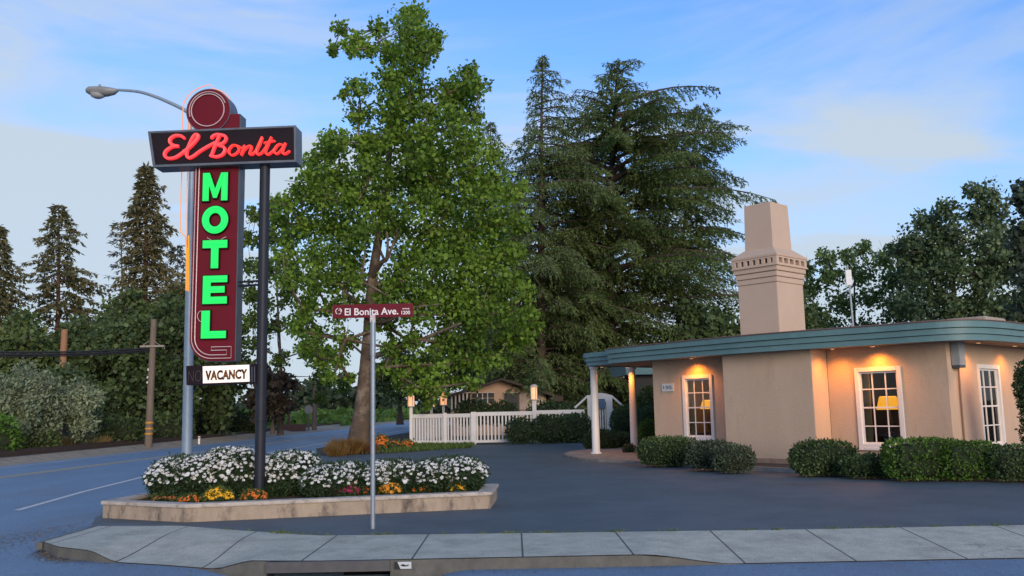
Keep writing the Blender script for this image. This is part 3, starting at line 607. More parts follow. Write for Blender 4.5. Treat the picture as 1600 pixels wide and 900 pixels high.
# ring of vent openings: posts between holes
ZB2 = ZA+hgt+.1; g0 = .10; cc = C1-tt*(CW/2)+inn*(CDEP/2); ph = ZC-ZB2+.0
vent = MB(); hb = ph*.22
for zz0, zz1 in ((ZB2, ZB2+hb), (ZB2+ph-hb, ZB2+ph)):
    vent.box(cc+Vector((0, 0, (zz0+zz1)/2)), tt*(CW/2+g0), inn*(CDEP/2+g0), (0, 0, (zz1-zz0)/2))
for sgn, e, f_, L, D in ((1, tt, inn, CW/2+g0, CDEP/2+g0), (-1, tt, inn, CW/2+g0, CDEP/2+g0), (1, inn, tt, CDEP/2+g0, CW/2+g0), (-1, inn, tt, CDEP/2+g0, CW/2+g0)):
    ng = 7 if e is tt else 5
    for i in range(ng+1):
        x = -L+.05+(2*L-.10)*i/ng
        vent.box(cc+e*x+f_*(sgn*(D-.063))+Vector((0, 0, ZB2+ph/2)), e*(.048 if 0 < i < ng else .05), f_*(.06 if e is tt else .0599), (0, 0, ph/2-hb-.001))
vent.build('vent_ring', chs, ch)
MB().box(cc+Vector((0, 0, ZB2-.0)), tt*(CW/2+g0+.02), inn*(CDEP/2+g0+.02), (0, 0, .018)).build('moulding', chs, ch)
# sloping shoulder up to the stack
zt0 = ZB2+ph; UW = ck(1207, 360, .22)-ck(1163, 360, .22)
dd_ = ray(1230, 360); 
def frust(z0, z1, a0, b0, a1, b1, name, m, parent, cen=None):
    c = cen or cc; vs = []
    for z, A, Bq in ((z0, a0, b0), (z1, a1, b1)):
        for i, j in ((-1, -1), (1, -1), (1, 1), (-1, 1)): vs.append(c+tt*(A*i)+inn*(Bq*j)+Vector((0, 0, z)))
    return MB().add(vs, [(0, 1, 2, 3), (4, 5, 6, 7)]+[(i, (i+1) % 4, 4+(i+1) % 4, 4+i) for i in range(4)]).build(name, m, parent)
a2, b2 = UW/2, CDEP*.36
MB().box(cc+Vector((0, 0, zt0+.03)), tt*(CW/2+g0+.02), inn*(CDEP/2+g0+.02), (0, 0, .03)).build('moulding', chs, ch)
frust(zt0+.06, ZD+.05, CW/2+g0, CDEP/2+g0, a2+.02, b2+.02, 'shoulder', chs, ch)
frust(ZD-.02, ZE, a2, b2, a2*.93, b2*.93, 'stack', chs, ch)
MB().box(cc+Vector((0, 0, ZB2+ph*.5)), tt*(CW/2+g0-.135), inn*(CDEP/2+g0-.135), (0, 0, ph*.5)).build('flue', mat('flue_shade', (.02, .018, .016), rough=1), ch)  # near-black box close behind the vents; shade of the openings put into its colour
# rooftop bits
q = atY(1005, 538, 30); MB().box((q.x, q.y, FZ+.55), tt*.42, inn*.3, (0, 0, .085)).build('skylight', mat('skylight_white', (.62, .58, .55), rough=.4), OFF, bevel=.03)
q = atY(1525, 495, 24.5)
MB().box((q.x, q.y, FZ+.66), tt*.5, inn*.75, (0, 0, .17)).build('air_unit', mat('air_unit_tan', (.42, .36, .30), (.30, .26, .22), rough=.7, scale=7), OFF, bevel=.03)
q = atY(1500, 497, 25.5); MB().box((q.x-.1, q.y, FZ+.62), tt*.6, inn*.5, (0, 0, .13)).build('air_unit', MATS['air_unit_tan'], OFF, bevel=.03)
q = atY(1333, 505, 25.0); AN = thing('roof_antenna', (q.x, q.y, FZ+.5), 'thin grey mast antenna with flat white panel on the office roof', 'antenna')
galv = mat('galvanised', (.42, .45, .48), (.34, .37, .40), rough=.45, metal=.3, scale=6)
z1 = atY(1331, 446, 25.0).z; z2 = atY(1331, 422, 25).z
MB().tube([(q.x, q.y, FZ+.5), (q.x-.03, q.y, z1+.1)], .028, 8).build('mast', galv, AN)
MB().box((q.x-.06, q.y-.05, (z1+z2)/2), (.085, 0, 0), (0, .03, 0), (0, 0, (z2-z1)/2)).build('panel', mat('antenna_white', (.6, .63, .66), rough=.4), AN, bevel=.01)
MB().tube([(q.x-.05, q.y-.03, z2), (q.x-.055, q.y-.03, z2+.15)], .015, 6).build('tip', galv, AN)
# electric box, conduit, house number
mb = MB(); a, z = col_on2(1497, 556)
c = CORN+inn*.42+tt*.11; mb.box(c+Vector((0, 0, 2.75)), inn*.19, tt*.10, (0, 0, .29)); ub = mb.build('utility_box', mat('box_grey', (.30, .33, .36), rough=.5), OFF, bevel=.012)
MB().tube([c+inn*.13+Vector((0, 0, 2.5))-tt*.07, c+inn*.13+Vector((0, 0, .1))-tt*.07], .022, 8).build('conduit', mat('conduit_brown', (.30, .17, .11), rough=.6), ub)
MB().box(c+Vector((0, 0, 2.43)), inn*.17, tt*.085, (0, 0, .03)).build('box_foot', mat('box_dark', (.06, .07, .08), rough=.5), ub)
ka, za = col_on(1035, 612, .8); kb_, zb_ = col_on(1053, 599, .8)
pl = MB().slab([(ka, za), (kb_, za), (kb_, zb_), (ka, zb_)], fp(0, .8)-inn*.03, tt, (0, 0, 1), inn, .028).build('number_plate', mat('plate_white', (.60, .62, .62), rough=.5), OFF, bevel=.004)
text('number', '195', .2, fp(ka+(kb_-ka)*.14, .8, za+.07)-inn*.031, tt, (0, 0, 1), nn_, mat('number_blue', (.12, .22, .26), rough=.5), pl, bold=.004, depth=.003, fit=((kb_-ka)*.72, zb_-za-.13))
# warm lamps under the eave
warm = (1, .32, .025)
def soffit_lamp(p, en, rad=.055):
    l = MB().lathe((p.x, p.y, 0), [(rad*1.3, FZ-.004), (rad*1.3, FZ+.018), (rad*.9, FZ+.018)], 18).build('soffit_lamp', whitep, OFF)
    MB().lathe((p.x, p.y, 0), [(rad*.85, FZ-.006), (rad*.85, FZ+.0)], 18).build('bulb', emat('warm_bulb', (1, .5, .18), .8), l)
    li = bpy.data.lights.new('lamp_light', 'SPOT'); li.energy = en*2.6; li.color = warm; li.shadow_soft_size = .09; li.spot_size = math.radians(150); li.spot_blend = .9
    o = bpy.data.objects.new('lamp_light', li); COL.objects.link(o); o.location = (p.x, p.y, FZ-.09)
kk = col_on(1090, 570, .8)[0]; soffit_lamp(fp(kk, .8)-inn*.30, 17)
kk = col_on(1374, 560, .8)[0]; soffit_lamp(fp(kk, .8)-inn*.30, 17)
soffit_lamp(fp(.42, .35), 14); soffit_lamp(CORN+inn*1.0+tt*.38, 11); soffit_lamp(CORN+inn*3.4+tt*.38, 12)
soffit_lamp(Vector((3.05, 31.05, 0)), 5); soffit_lamp(Vector((4.0, 31.72, 0)), 14)
def table_lamp(px, py0, py1, w_px, o, label):
    k, z = col_on(px, (py0+py1)/2, o); z1 = col_on(px, py0, o)[1]; z0 = col_on(px, py1, o)[1]; c = fp(k, o); w = w_px/F*c.y/2
    T = thing('table_lamp', (c.x, c.y, 0), label, 'lamp', 'lamps lit behind the office windows')
    MB().lathe((c.x, c.y, 0), [(w, z0), (w*.97, z0+.04), (w*.72, z1-.02), (w*.6, z1)], 24).build('lamp_shade', mat('lamp_shade', (.35, .2, .06), (.33, .19, .05), emit=(1, .42, .02), es=.46), T, smooth=True)
    MB().lathe((c.x, c.y, 0), [(.1, .80), (.11, .83), (.03, .88), (.06, 1.0), (.08, 1.1), (.03, z0-.05), (.012, z0+.02)], 16).build('lamp_base', mat('lamp_base', (.15, .08, .04), rough=.3), T, smooth=True)
    MB().box((c.x, c.y, .775), tt*.4, inn*.3, (0, 0, .02)).build('stand_top', roomm, T)
    for i in (-1, 1):
        for j in (-1, 1): MB().box(Vector((c.x, c.y, .4))+tt*(.35*i)+inn*(.25*j), tt*.025, inn*.025, (0, 0, .36)).build('leg', roomm, T)
    li = bpy.data.lights.new('lamp_light', 'POINT'); li.energy = 9; li.color = (1, .5, .18); li.shadow_soft_size = .1
    o2 = bpy.data.objects.new('lamp_light', li); COL.objects.link(o2); o2.location = (c.x, c.y, z1+.12)
table_lamp(1107, 625, 639, 26, 1.6, 'lit yellow lamp shade seen in the left office window near the number plate')
table_lamp(1388, 619, 640, 36, 1.6, 'lit yellow lamp shade seen in the middle office window above the tall hedge')
# ================================================================== MOTEL SIGN
YS = math.radians(-3.0); se = Vector((math.cos(YS), math.sin(YS), 0)); sn = Vector((math.sin(YS), -math.cos(YS), 0))   # along, towards the viewer
SP = at(406.5, 776, .22); SP = atY(406.5, 700, 15.7); SP.z = 0
Z3 = Vector((0, 0, 1))
def sp_(px, py, w=0.0):
    """pixel on the sign plane moved w towards the viewer -> (u, z)"""
    d = ray(px, py); a = Vector((0, 0, EYE)); o = SP+sn*w; s = (o-a).dot(sn)/d.dot(sn); q = a+d*s; return ((q-o).dot(se), q.z)
def sw_(u, z, w): return SP+se*u+sn*w+Z3*z
SG = thing('motel_sign', (SP.x, SP.y, .2), 'tall maroon neon motel sign with red script and green letters on a dark post', 'sign')
darkp = mat('sign_post_paint', (.014, .017, .026), (.022, .026, .036), rough=.5, scale=3, spec=.25)
maroon = mat('sign_maroon', (.135, .004, .014), (.11, .003, .011), rough=.5, scale=1.2, spec=.2)
black = mat('sign_black', (.012, .008, .011), (.018, .012, .016), rough=.45, scale=2, spec=.12)
steel = mat('sign_edge_steel', (.14, .16, .19), (.09, .10, .12), rough=.4, metal=.4, scale=4)
zt = sp_(406, 258)[1]
MB().tube([(SP.x, SP.y, .1), (SP.x, SP.y, zt+.4)], .091, 20).build('post', darkp, SG, smooth=True)
MB().tube([(SP.x, SP.y, sp_(406, 655)[1]-.03), (SP.x, SP.y, sp_(406, 655)[1]+.03)], .106, 20).build('post_collar', darkp, SG, smooth=True)
def poly_px(pts, w): return [sp_(x, y, w) for x, y in pts]
def slabs(mb, uz, w, t): return mb.slab(uz, SP+sn*w, se, Z3, -sn, t)
def arc(cx, cy, r, a0, a1, n): return [(cx+r*math.cos(math.radians(a0+(a1-a0)*i/n)), cy+r*math.sin(math.radians(a0+(a1-a0)*i/n))) for i in range(n+1)]
# tower face outline in (u,z)
uL = sp_(299, 400)[0]; uR = sp_(370.5, 400)[0]; zB = sp_(335, 565)[1]; zTop = sp_(374, 177)[1]
cu_, cz_ = sp_(326.5, 173.5); CRr = abs(sp_(357, 173.5)[0]-cu_)
rb = .42
tower = [(uR, zB), (uR, zTop), (cu_+.1, zTop), (uL, zTop)]+[(uL, zB+rb)]+[(uL+rb-rb*math.cos(math.radians(a)), zB+rb-rb*math.sin(math.radians(a))) for a in range(10, 91, 10)]
TH = .30
tw = slabs(MB(), tower, -.02, TH).build('tower', steel, SG, bevel=.008)
ins = .012
face = [(uR-ins, zB+ins), (uR-ins, zTop-ins), (uL+ins, zTop-ins), (uL+ins, zB+rb)]+[(uL+rb-(rb-ins)*math.cos(math.radians(a)), zB+rb-(rb-ins)*math.sin(math.radians(a))) for a in range(10, 91, 10)]
slabs(MB(), face, 0.004, .02).build('tower_face', maroon, tw)
disc = arc(cu_, cz_, CRr+.05, 0, 360, 40)[:-1]
ds = slabs(MB(), disc, .03, TH+.08).build('top_disc', steel, SG)
slabs(MB(), arc(cu_, cz_, CRr+.035, 0, 360, 40)[:-1], .036, .012).build('disc_face', maroon, ds)
unlit = mat('unlit_neon', (.62, .45, .45), (.5, .36, .36), rough=.25)
def tube_uz(uz, w, r, name, m, parent, n=6): return MB().tube([sw_(u, z, w) for u, z in uz], r, n).build(name, m, parent, smooth=True)
tube_uz(arc(cu_, cz_, CRr-.06, 0, 360, 40), .06, .011, 'neon_ring', unlit, ds)
tube_uz(arc(cu_, cz_, CRr-.02, 20, 200, 24), .06, .009, 'neon_ring', unlit, ds)
# border tubes, hooked at the foot
def rr(i, r2):
    return [(uL+i, z) for z in (sp_(300, 262)[1], zB+rb)]+[(uL+rb-(rb-i)*math.cos(math.radians(a)), zB+rb-(rb-i)*math.sin(math.radians(a))) for a in range(10, 91, 10)]
hu = sp_(331, 545)
tube_uz(rr(.055, 0)+[(uR-.06, zB+.055), (uR-.06, hu[1]+.03), (hu[0], hu[1]+.03), (hu[0], hu[1]-.03), (uR-.14, hu[1]-.03), (uR-.14, zB+.115)]+[(uL+rb-(rb-.115)*math.cos(math.radians(a)), zB+rb-(rb-.115)*math.sin(math.radians(a))) for a in range(90, 9, -10)]+[(uL+.115, zB+rb), (uL+.115, sp_(300, 262)[1])], .03, .009, 'border_neon', unlit, tw)
# banner box
WB = .16
bn = poly_px([(232, 206), (463, 196.5), (463.5, 253.5), (240, 262)], WB)
bx = slabs(MB(), bn, WB, .36).build('banner', mat('banner_steel', (.16, .18, .20), (.11, .12, .14), rough=.4, metal=.3, scale=3), SG, bevel=.012)
bf = poly_px([(235, 209.5), (459, 200), (459.5, 249.5), (242.5, 257.5)], WB)
slabs(MB(), bf, WB+.004, .01).build('banner_face', black, bx)
slabs(MB(), poly_px([(232, 206), (236, 206), (244, 262), (240, 262)], WB), WB+.03, .03).build('banner_rim', steel, bx)
slabs(MB(), poly_px([(236, 205.8), (463, 196.5), (463, 199.3), (236, 208.7)], WB), WB+.03, .03).build('banner_rim', steel, bx)
slabs(MB(), poly_px([(243, 258.6), (463, 250.5), (463.5, 253.5), (244, 261.8)], WB), WB+.03, .03).build('banner_rim', steel, bx)
slabs(MB(), poly_px([(460, 199.4), (463, 199.3), (463.4, 250.4), (460.4, 250.5)], WB), WB+.03, .03).build('banner_rim', steel, bx)
# script letters; strokes traced in an enlarged (3.46x) frame
def z1px(x, y): return (120+x/3.4605, 120+y/3.4605)
def ribbon(mb, uz, hw, w, t):
    P = [Vector(p) for p in uz]; Lf = []; Rg = []
    n = len(P)
    for i in range(n):
        d = (P[min(i+1, n-1)]-P[max(i-1, 0)]).normalized(); q = Vector((-d.y, d.x))*hw; Lf.append(P[i]+q); Rg.append(P[i]-q)
    for i in range(n-1): slabs(mb, [Rg[i], Rg[i+1], Lf[i+1], Lf[i]], w+.0003*(i % 3), t)
    for e in (P[0], P[-1]): slabs(mb, [(e.x+hw*math.cos(k*math.pi/5), e.y+hw*math.sin(k*math.pi/5)) for k in range(10)], w+.0011, t)
redface = mat('script_paint', (.50, .05, .06), (.45, .04, .05), rough=.6, emit=(1, .03, .04), es=.38)
redneon = emat('red_neon', (1, .045, .03), .62)
pinkneon = emat('pink_neon', (1, .09, .10), .45)
script = {
 'letter_E': ([(578, 330), (560, 318), (530, 318), (505, 335), (505, 358), (530, 372), (548, 374), (515, 378), (482, 400), (474, 425), (492, 440), (530, 436), (565, 415), (590, 395)], 9.5, 1),
 'letter_l': ([(575, 405), (615, 375), (650, 335), (655, 315), (640, 312), (622, 335), (600, 385), (592, 420), (604, 438), (630, 428), (665, 402), (715, 372), (748, 355)], 9, 1),
 'letter_B': ([(728, 330), (742, 316), (770, 312), (758, 345), (742, 385), (726, 428)], 9, 1),
 'letter_B.bowls': ([(770, 312), (798, 318), (806, 335), (792, 356), (762, 368), (792, 378), (800, 398), (784, 422), (752, 432), (722, 426)], 9, 1),
 'letter_o': ([(868, 372), (845, 370), (826, 388), (822, 410), (838, 424), (862, 414), (876, 394), (868, 374), (890, 384)], 6.5, 0),
 'letter_n': ([(905, 372), (898, 398), (888, 424), (905, 395), (930, 374), (944, 378), (938, 400), (934, 418), (950, 418), (968, 400)], 6.5, 0),
 'letter_i': ([(968, 400), (985, 362), (1002, 326), (990, 362), (972, 402), (978, 420), (998, 412), (1015, 392)], 6.5, 0),
 'letter_t': ([(1015, 392), (1040, 350), (1052, 325), (1036, 362), (1020, 404), (1030, 420), (1052, 408), (1075, 385)], 6.5, 0),
 'letter_t.bar': ([(1014, 358), (1040, 352), (1068, 346)], 5.5, 0),
 'letter_a': ([(1118, 372), (1098, 364), (1078, 378), (1066, 402), (1078, 416), (1100, 402), (1118, 376), (1128, 358), (1116, 388), (1112, 412), (1128, 416), (1148, 402)], 6.5, 0)}
for nm, (pts, hw, solid) in script.items():
    uz = smooth_path([sp_(*z1px(*p), WB+.05) for p in pts]); hwm = hw*.0108*.3*.86
    mb = MB(); ribbon(mb, uz, hwm, WB+.05, .045)
    L_ = mb.build(nm.split('.')[0] if '.' not in nm else nm.split('.')[0], redface, bx)
    if solid:
        for s in (-.42, .42):
            q = []
            for i, p in enumerate(uz):
                d = (Vector(uz[min(i+1, len(uz)-1)])-Vector(uz[max(i-1, 0)])).normalized(); q.append((p[0]-d.y*hwm*s, p[1]+d.x*hwm*s))
            tube_uz(q, WB+.07, .010, 'neon_tube', pinkneon, L_)
    else: tube_uz(uz, WB+.075, .013, 'neon_tube', redneon, L_)
# block letters down the tower: black can, green face, twin tubes
green = mat('green_face', (.01, .35, .08), (.01, .30, .07), rough=.5, emit=(0, 1, .12), es=.28)
greenneon = emat('green_neon', (.02, 1, .18), .42)
def glyph(ch):
    if ch == 'M': return [[(0, 0), (.25, 0), (.25, .56), (.43, .1), (.57, .1), (.75, .56), (.75, 0), (1, 0), (1, 1), (.73, 1), (.5, .42), (.27, 1), (0, 1)]], [[(.12, .06), (.12, .92), (.2, .92), (.5, .2), (.8, .92), (.88, .92), (.88, .06)]]
    if ch == 'T': return [[(.35, 0), (.65, 0), (.65, .72), (1, .72), (1, 1), (0, 1), (0, .72), (.35, .72)]], [[(.06, .86), (.94, .86)], [(.44, .82), (.44, .06), (.56, .06), (.56, .82)]]
    if ch == 'E': return [[(0, 0), (1, 0), (1, .25), (.32, .25), (.32, .39), (.9, .39), (.9, .62), (.32, .62), (.32, .76), (1, .76), (1, 1), (0, 1)]], [[(.94, .88), (.12, .88), (.12, .12), (.94, .12)], [(.22, .5), (.84, .5)]]
    if ch == 'L': return [[(0, 0), (1, 0), (1, .26), (.34, .26), (.34, 1), (0, 1)]], [[(.12, .94), (.12, .12), (.94, .12)], [(.24, .94), (.24, .19), (.92, .19)]]
O_out = [(.5+.52*math.cos(math.radians(a)), .5+.5*math.sin(math.radians(a))) for a in range(0, 360, 12)]
O_in = [(.5+.24*math.cos(math.radians(a)), .5+.25*math.sin(math.radians(a))) for a in range(0, 360, 12)]
for chh, (x0, x1, y0, y1) in (('M', (316, 356, 269, 314)), ('O', (315.5, 356, 321, 365.5)), ('T', (315.5, 355, 374.5, 419.5)), ('E', (316, 355, 430, 475)), ('L', (313.5, 353.5, 484.5, 529))):
    u0, z0 = sp_(x0, y1, .07); u1, z1 = sp_(x1, y0, .07); sx_, sz_ = u1-u0, z1-z0; sh = -.005
    mp_ = lambda p: (u0+p[0]*sx_, z0+p[1]*sz_)
    can = MB(); fc = MB()
    def grow(poly, g_):
        P = [Vector(p) for p in poly]; o = []; n = len(P)
        ar = sum(P[i].x*P[(i+1) % n].y-P[(i+1) % n].x*P[i].y for i in range(n)); sg = 1 if ar > 0 else -1
        for i in range(n):
            a = (P[i]-P[i-1]).normalized(); b = (P[(i+1) % n]-P[i]).normalized(); na = Vector((a.y, -a.x))*sg; nb2 = Vector((b.y, -b.x))*sg
            m_ = (na+nb2); m_ = m_/max(.5, m_.length_squared)*2 if m_.length > .1 else na; o.append(P[i]+m_*g_)
        return o
    if chh == 'O':
        for mbq, go, gi, w, t in ((can, .016, .016, .06, .05), (fc, 0, 0, .068, .01)):
            for i in range(30):
                j = (i+1) % 30
                a_, b_ = mp_(O_out[i]), mp_(O_out[j]); c_, d_ = mp_(O_in[j]), mp_(O_in[i]); ce = Vector(mp_((.5, .5)))
                ex = lambda p, gg: tuple(Vector(p)+(Vector(p)-ce).normalized()*gg)
                slabs(mbq, [ex(a_, go), ex(b_, go), ex(c_, -gi), ex(d_, -gi)], w, t)
        tubes = [[(.5+.43*math.cos(math.radians(a)), .5+.42*math.sin(math.radians(a))) for a in range(0, 361, 12)], [(.5+.33*math.cos(math.radians(a)), .5+.33*math.sin(math.radians(a))) for a in range(0, 361, 12)]]
    else:
        polys, tubes = glyph(chh)
        for pl_ in polys:
            q = [mp_(p) for p in pl_]; slabs(can, grow(q, .016), .06, .05); slabs(fc, q, .068, .01)
    L_ = can.build('letter_'+chh, black, tw); fc.build('letter_face', green, L_)
    for tb in tubes: tube_uz([mp_(p) for p in tb], .09, .012, 'neon_tube', greenneon, L_)
# tube leads looping over T and L
tube_uz(smooth_path([sp_(*p, .09) for p in ((323, 371), (328, 374), (331, 376))]), .08, .006, 'tube_lead', unlit, tw)
tube_uz(smooth_path([sp_(*p, .09) for p in ((345, 374), (350, 371), (353, 370))]), .08, .006, 'tube_lead', unlit, tw)
tube_uz(smooth_path([sp_(*p, .09) for p in ((318, 486), (311, 487), (308, 494), (311, 501), (315, 503))]), .08, .006, 'tube_lead', unlit, tw)
# orange tubes on the far side of the tower
orng = mat('orange_neon_dim', (.55, .28, .16), (.5, .25, .14), rough=.3, emit=(1, .30, .06), es=.28); orngb = emat('orange_neon', (1, .33, .012), .45)
def osp(pts, w, r, m, nm='orange_neon'): tube_uz(smooth_path([sp_(x, y, w) for x, y in pts], 5), w, r, nm, m, SG)
WO = -.36
osp([(285.5, 206), (285.5, 178), (288, 160), (297, 147), (312, 137), (330, 133), (330, 147)], WO, .010, orng)
osp([(294, 206), (295, 182), (300, 160), (312, 147), (330, 139), (348, 144), (360, 157), (365.5, 175)], WO, .010, orng)
osp([(297, 206), (298, 180), (303, 162), (314, 152), (328, 148)], WO+.03, .009, orng)
osp([(284.5, 262), (283, 300), (282, 355), (284, 364), (290, 369)], WO, .010, orng)
osp([(293.5, 262), (292.5, 300), (292, 366)], WO, .010, orng)
osp([(290, 369), (291.5, 400), (291, 454)], WO, .016, orng); osp([(294.5, 368), (294.5, 410), (294, 455)], WO+.04, .014, orngb)
osp([(292.3, 388), (292.5, 452)], WO+.06, .012, orngb)
osp([(297.5, 175), (297, 186)], WO+.05, .03, mat('orange_lamp_base', (.55, .25, .05), rough=.5), 'tube_holder')
# brackets
for py in (441, 447):
    u0, z0 = sp_(370, py, -.15); mb = MB().tube([sw_(u0, z0, -.15), sw_(0, z0, -.05)], .02, 6).build('bracket', darkp, SG)
mb = MB(); u0, z0 = sp_(388, 438, -.1); 
MB().tube([sw_(u0, z0, -.1), sw_(u0, z0-.12, -.1)], .012, 6).build('bracket', darkp, SG)
# vacancy box
vb = slabs(MB(), poly_px([(290.5, 571.5), (400, 568.5), (401, 598.5), (291, 602)], .1), .1, .26).build('vacancy_box', black, SG, bevel=.008)
vp = poly_px([(317, 572.5), (389.5, 569.8), (390, 596.2), (317.3, 599)], .105)
lt = slabs(MB(), vp, .112, .012).build('lit_panel', mat('lit_panel', (.80, .74, .68), (.76, .70, .64), rough=.4, emit=(1, .85, .7), es=.22), vb)
u0, z0 = sp_(320.5, 594.5, .12); u1, z1 = sp_(386.5, 575, .12)
e1 = (se*math.cos(.016)+Z3*math.sin(.016)).normalized()
text('vacancy_lettering', 'VACANCY', .3, sw_(u0, z0, .113), e1, Z3, sn, black, lt, bold=.013, depth=.004, fit=(u1-u0, (z1-z0)*.86), space=1.05)
text('vacancy_neon', 'VACANCY', .3, sw_(u0+.004, z0+.004, .122), e1, Z3, sn, emat('amber_neon', (1, .38, .12), .16), lt, bold=-.011, depth=.003, fit=(u1-u0-.01, (z1-z0)*.83), space=1.05)
u0, z0 = sp_(293.5, 596.5, .12); u1, z1 = sp_(314.5, 579, .12)
text('no_lettering', 'NO', .3, sw_(u0, z0, .102), e1, Z3, sn, mat('unlit_no', (.045, .037, .04), rough=.4), vb, bold=-.006, depth=.004, fit=(u1-u0, z1-z0))
for dx in (393.5, 397.5):
    u0, z0 = sp_(dx, 573, .12); u1, z1 = sp_(dx, 597, .12); MB().tube([sw_(u0, z0, .11), sw_(u1, z1, .11)], .008, 5).build('box_rib', steel, vb)
# ================================================================== STREET LAMP, STREET NAME SIGN
YL = 19.6
LP = thing('street_lamp', (atY(291, 700, YL).x, YL, 0), 'tall blue grey steel street lamp arching out behind the motel sign', 'street lamp')
lampm = mat('lamp_steel', (.20, .27, .34), (.26, .33, .40), rough=.5, metal=.2, scale=5)
pb = atY(291, 765, YL); pb.z = -.02; ptop = atY(302, 172, YL)
pb.x = atY(292.5, 712, YL).x-.0
MB().tube([pb, pb.lerp(ptop, .5), ptop], [.115, .095, .06], 14).build('pole', lampm, LP, smooth=True)
MB().tube([pb, pb+Vector((0, 0, .12))], [.17, .13], 14).build('base', lampm, LP)
apts = smooth_path([Vector(atY(x, y, YL)) for x, y in ((300, 180), (285, 170), (262, 159), (240, 150), (215, 143), (184, 140.5))], 5)
MB().tube(apts, [.045-.014*i/(len(apts)-1) for i in range(len(apts))], 8).build('arm', lampm, LP, smooth=True)
hd = [(184, 141, .05), (178, 142, .11), (166, 142, .16), (152, 142, .17), (141, 141, .14), (135.5, 141.5, .07)]
mb = MB(); vs = []; k = 12
for x, y, r in hd:
    c = atY(x, y, YL)
    for j in range(k): a = 2*math.pi*j/k; vs.append(c+Vector((0, math.cos(a)*r, math.sin(a)*r*(.55 if math.sin(a) > 0 else .8))))
mb.add(vs, [(i*k+j, i*k+(j+1) % k, (i+1)*k+(j+1) % k, (i+1)*k+j) for i in range(len(hd)-1) for j in range(k)]+[tuple(range(k)), tuple((len(hd)-1)*k+j for j in range(k))])
hdo = mb.build('lamp_head', mat('lamp_head', (.26, .27, .27), rough=.5), LP, smooth=True)
c = atY(153, 147.5, YL); mb = MB(); vs = []; 
for z, r in ((0.02, .17), (-.05, .14), (-.09, .07)):
    for j in range(14): a = 2*math.pi*j/14; vs.append(c+Vector((math.cos(a)*r*1.1, math.sin(a)*r*.85, z)))
mb.add(vs, [(i*14+j, i*14+(j+1) % 14, (i+1)*14+(j+1) % 14, (i+1)*14+j) for i in range(2) for j in range(14)]+[tuple(range(28, 42))]).build('lens', mat('lens', (.42, .42, .42), rough=.2), hdo, smooth=True)
c = atY(156, 134, YL); MB().lathe(c, [(.03, -.05), (.035, .0), (.02, .03)], 8).build('photocell', MATS['lamp_head'], hdo)
sb = at(582.5, 826, 0); YP = sb.y
NS = thing('street_name_sign', sb, 'maroon street name sign on a round galvanised post in front of the planter', 'street sign')
ptp = atY(582.5, 497, YP)
MB().tube([(sb.x, YP, -.05), (sb.x, YP, ptp.z-.12)], .034, 14).build('post', mat('post_galv', (.28, .33, .38), (.22, .26, .31), rough=.45, metal=.4, scale=12), NS, smooth=True)
MB().tube([(sb.x, YP, ptp.z-.55), (sb.x, YP, ptp.z-.04)], .041, 14).build('sleeve', MATS['post_galv'], NS, smooth=True)
br = MB(); br.box((sb.x, YP, ptp.z-.01), (.038, 0, 0), (0, .032, 0), (0, 0, .055)); br.box((sb.x, YP-.024, ptp.z+.022), (.03, 0, 0), (0, .006, 0), (0, 0, .022)); br.box((sb.x, YP+.018, ptp.z+.05), (.03, 0, 0), (0, .01, 0), (0, 0, .05))
br.build('bracket', mat('bracket_metal', (.5, .5, .52), (.3, .25, .26), rough=.4, metal=.5, scale=30), NS)
tl = atY(520, 476.5, YP); brr = atY(646, 495, YP)
pln = MB().box(((tl.x+brr.x)/2, YP-.01, (tl.z+brr.z)/2), ((brr.x-tl.x)/2, 0, 0), (0, .006, 0), (0, 0, (tl.z-brr.z)/2)).build('name_plate', mat('street_maroon', (.13, .006, .018), (.11, .005, .016), rough=.5, spec=.15), NS, bevel=.004)
wh = mat('sign_white', (.78, .76, .76), rough=.5)
q0 = atY(539, 493.2, YP); q1 = atY(622.5, 480.5, YP)
text('street_name', 'El Bonita Ave.', .1, (q0.x, YP-.017, q0.z), (1, 0, 0), Z3, (0, -1, 0), wh, pln, bold=.0016, depth=.0015, fit=(q1.x-q0.x, q1.z-q0.z))
q0 = atY(627.5, 491.5, YP); q1 = atY(641, 485.5, YP)
text('block_number', '1200', .04, (q0.x, YP-.017, q0.z), (1, 0, 0), Z3, (0, -1, 0), wh, pln, bold=.0008, depth=.0012, fit=(q1.x-q0.x, q1.z-q0.z))
mb = MB()
for i in range(5): qq = atY(630+i*2.2, 482.5, YP); mb.box((qq.x, YP-.0175, qq.z), (.0068, 0, 0), (0, .001, 0), (0, 0, .006 if i % 2 else .009))
mb.build('small_marks', wh, pln)
qc = atY(529.5, 486.5, YP); mb = MB()
for a0, a1 in ((100, 250), (270, 330), (350, 440)):
    pts = [(qc.x+.043*math.cos(math.radians(a)), YP-.018, qc.z+.043*math.sin(math.radians(a))) for a in range(a0, a1, 12)]; mb.tube(pts, .006, 5)
mb.tube([(qc.x+.0, YP-.018, qc.z+.01), (qc.x+.03, YP-.018, qc.z+.03), (qc.x+.035, YP-.018, qc.z-.02)], .007, 5); mb.build('emblem', wh, pln)
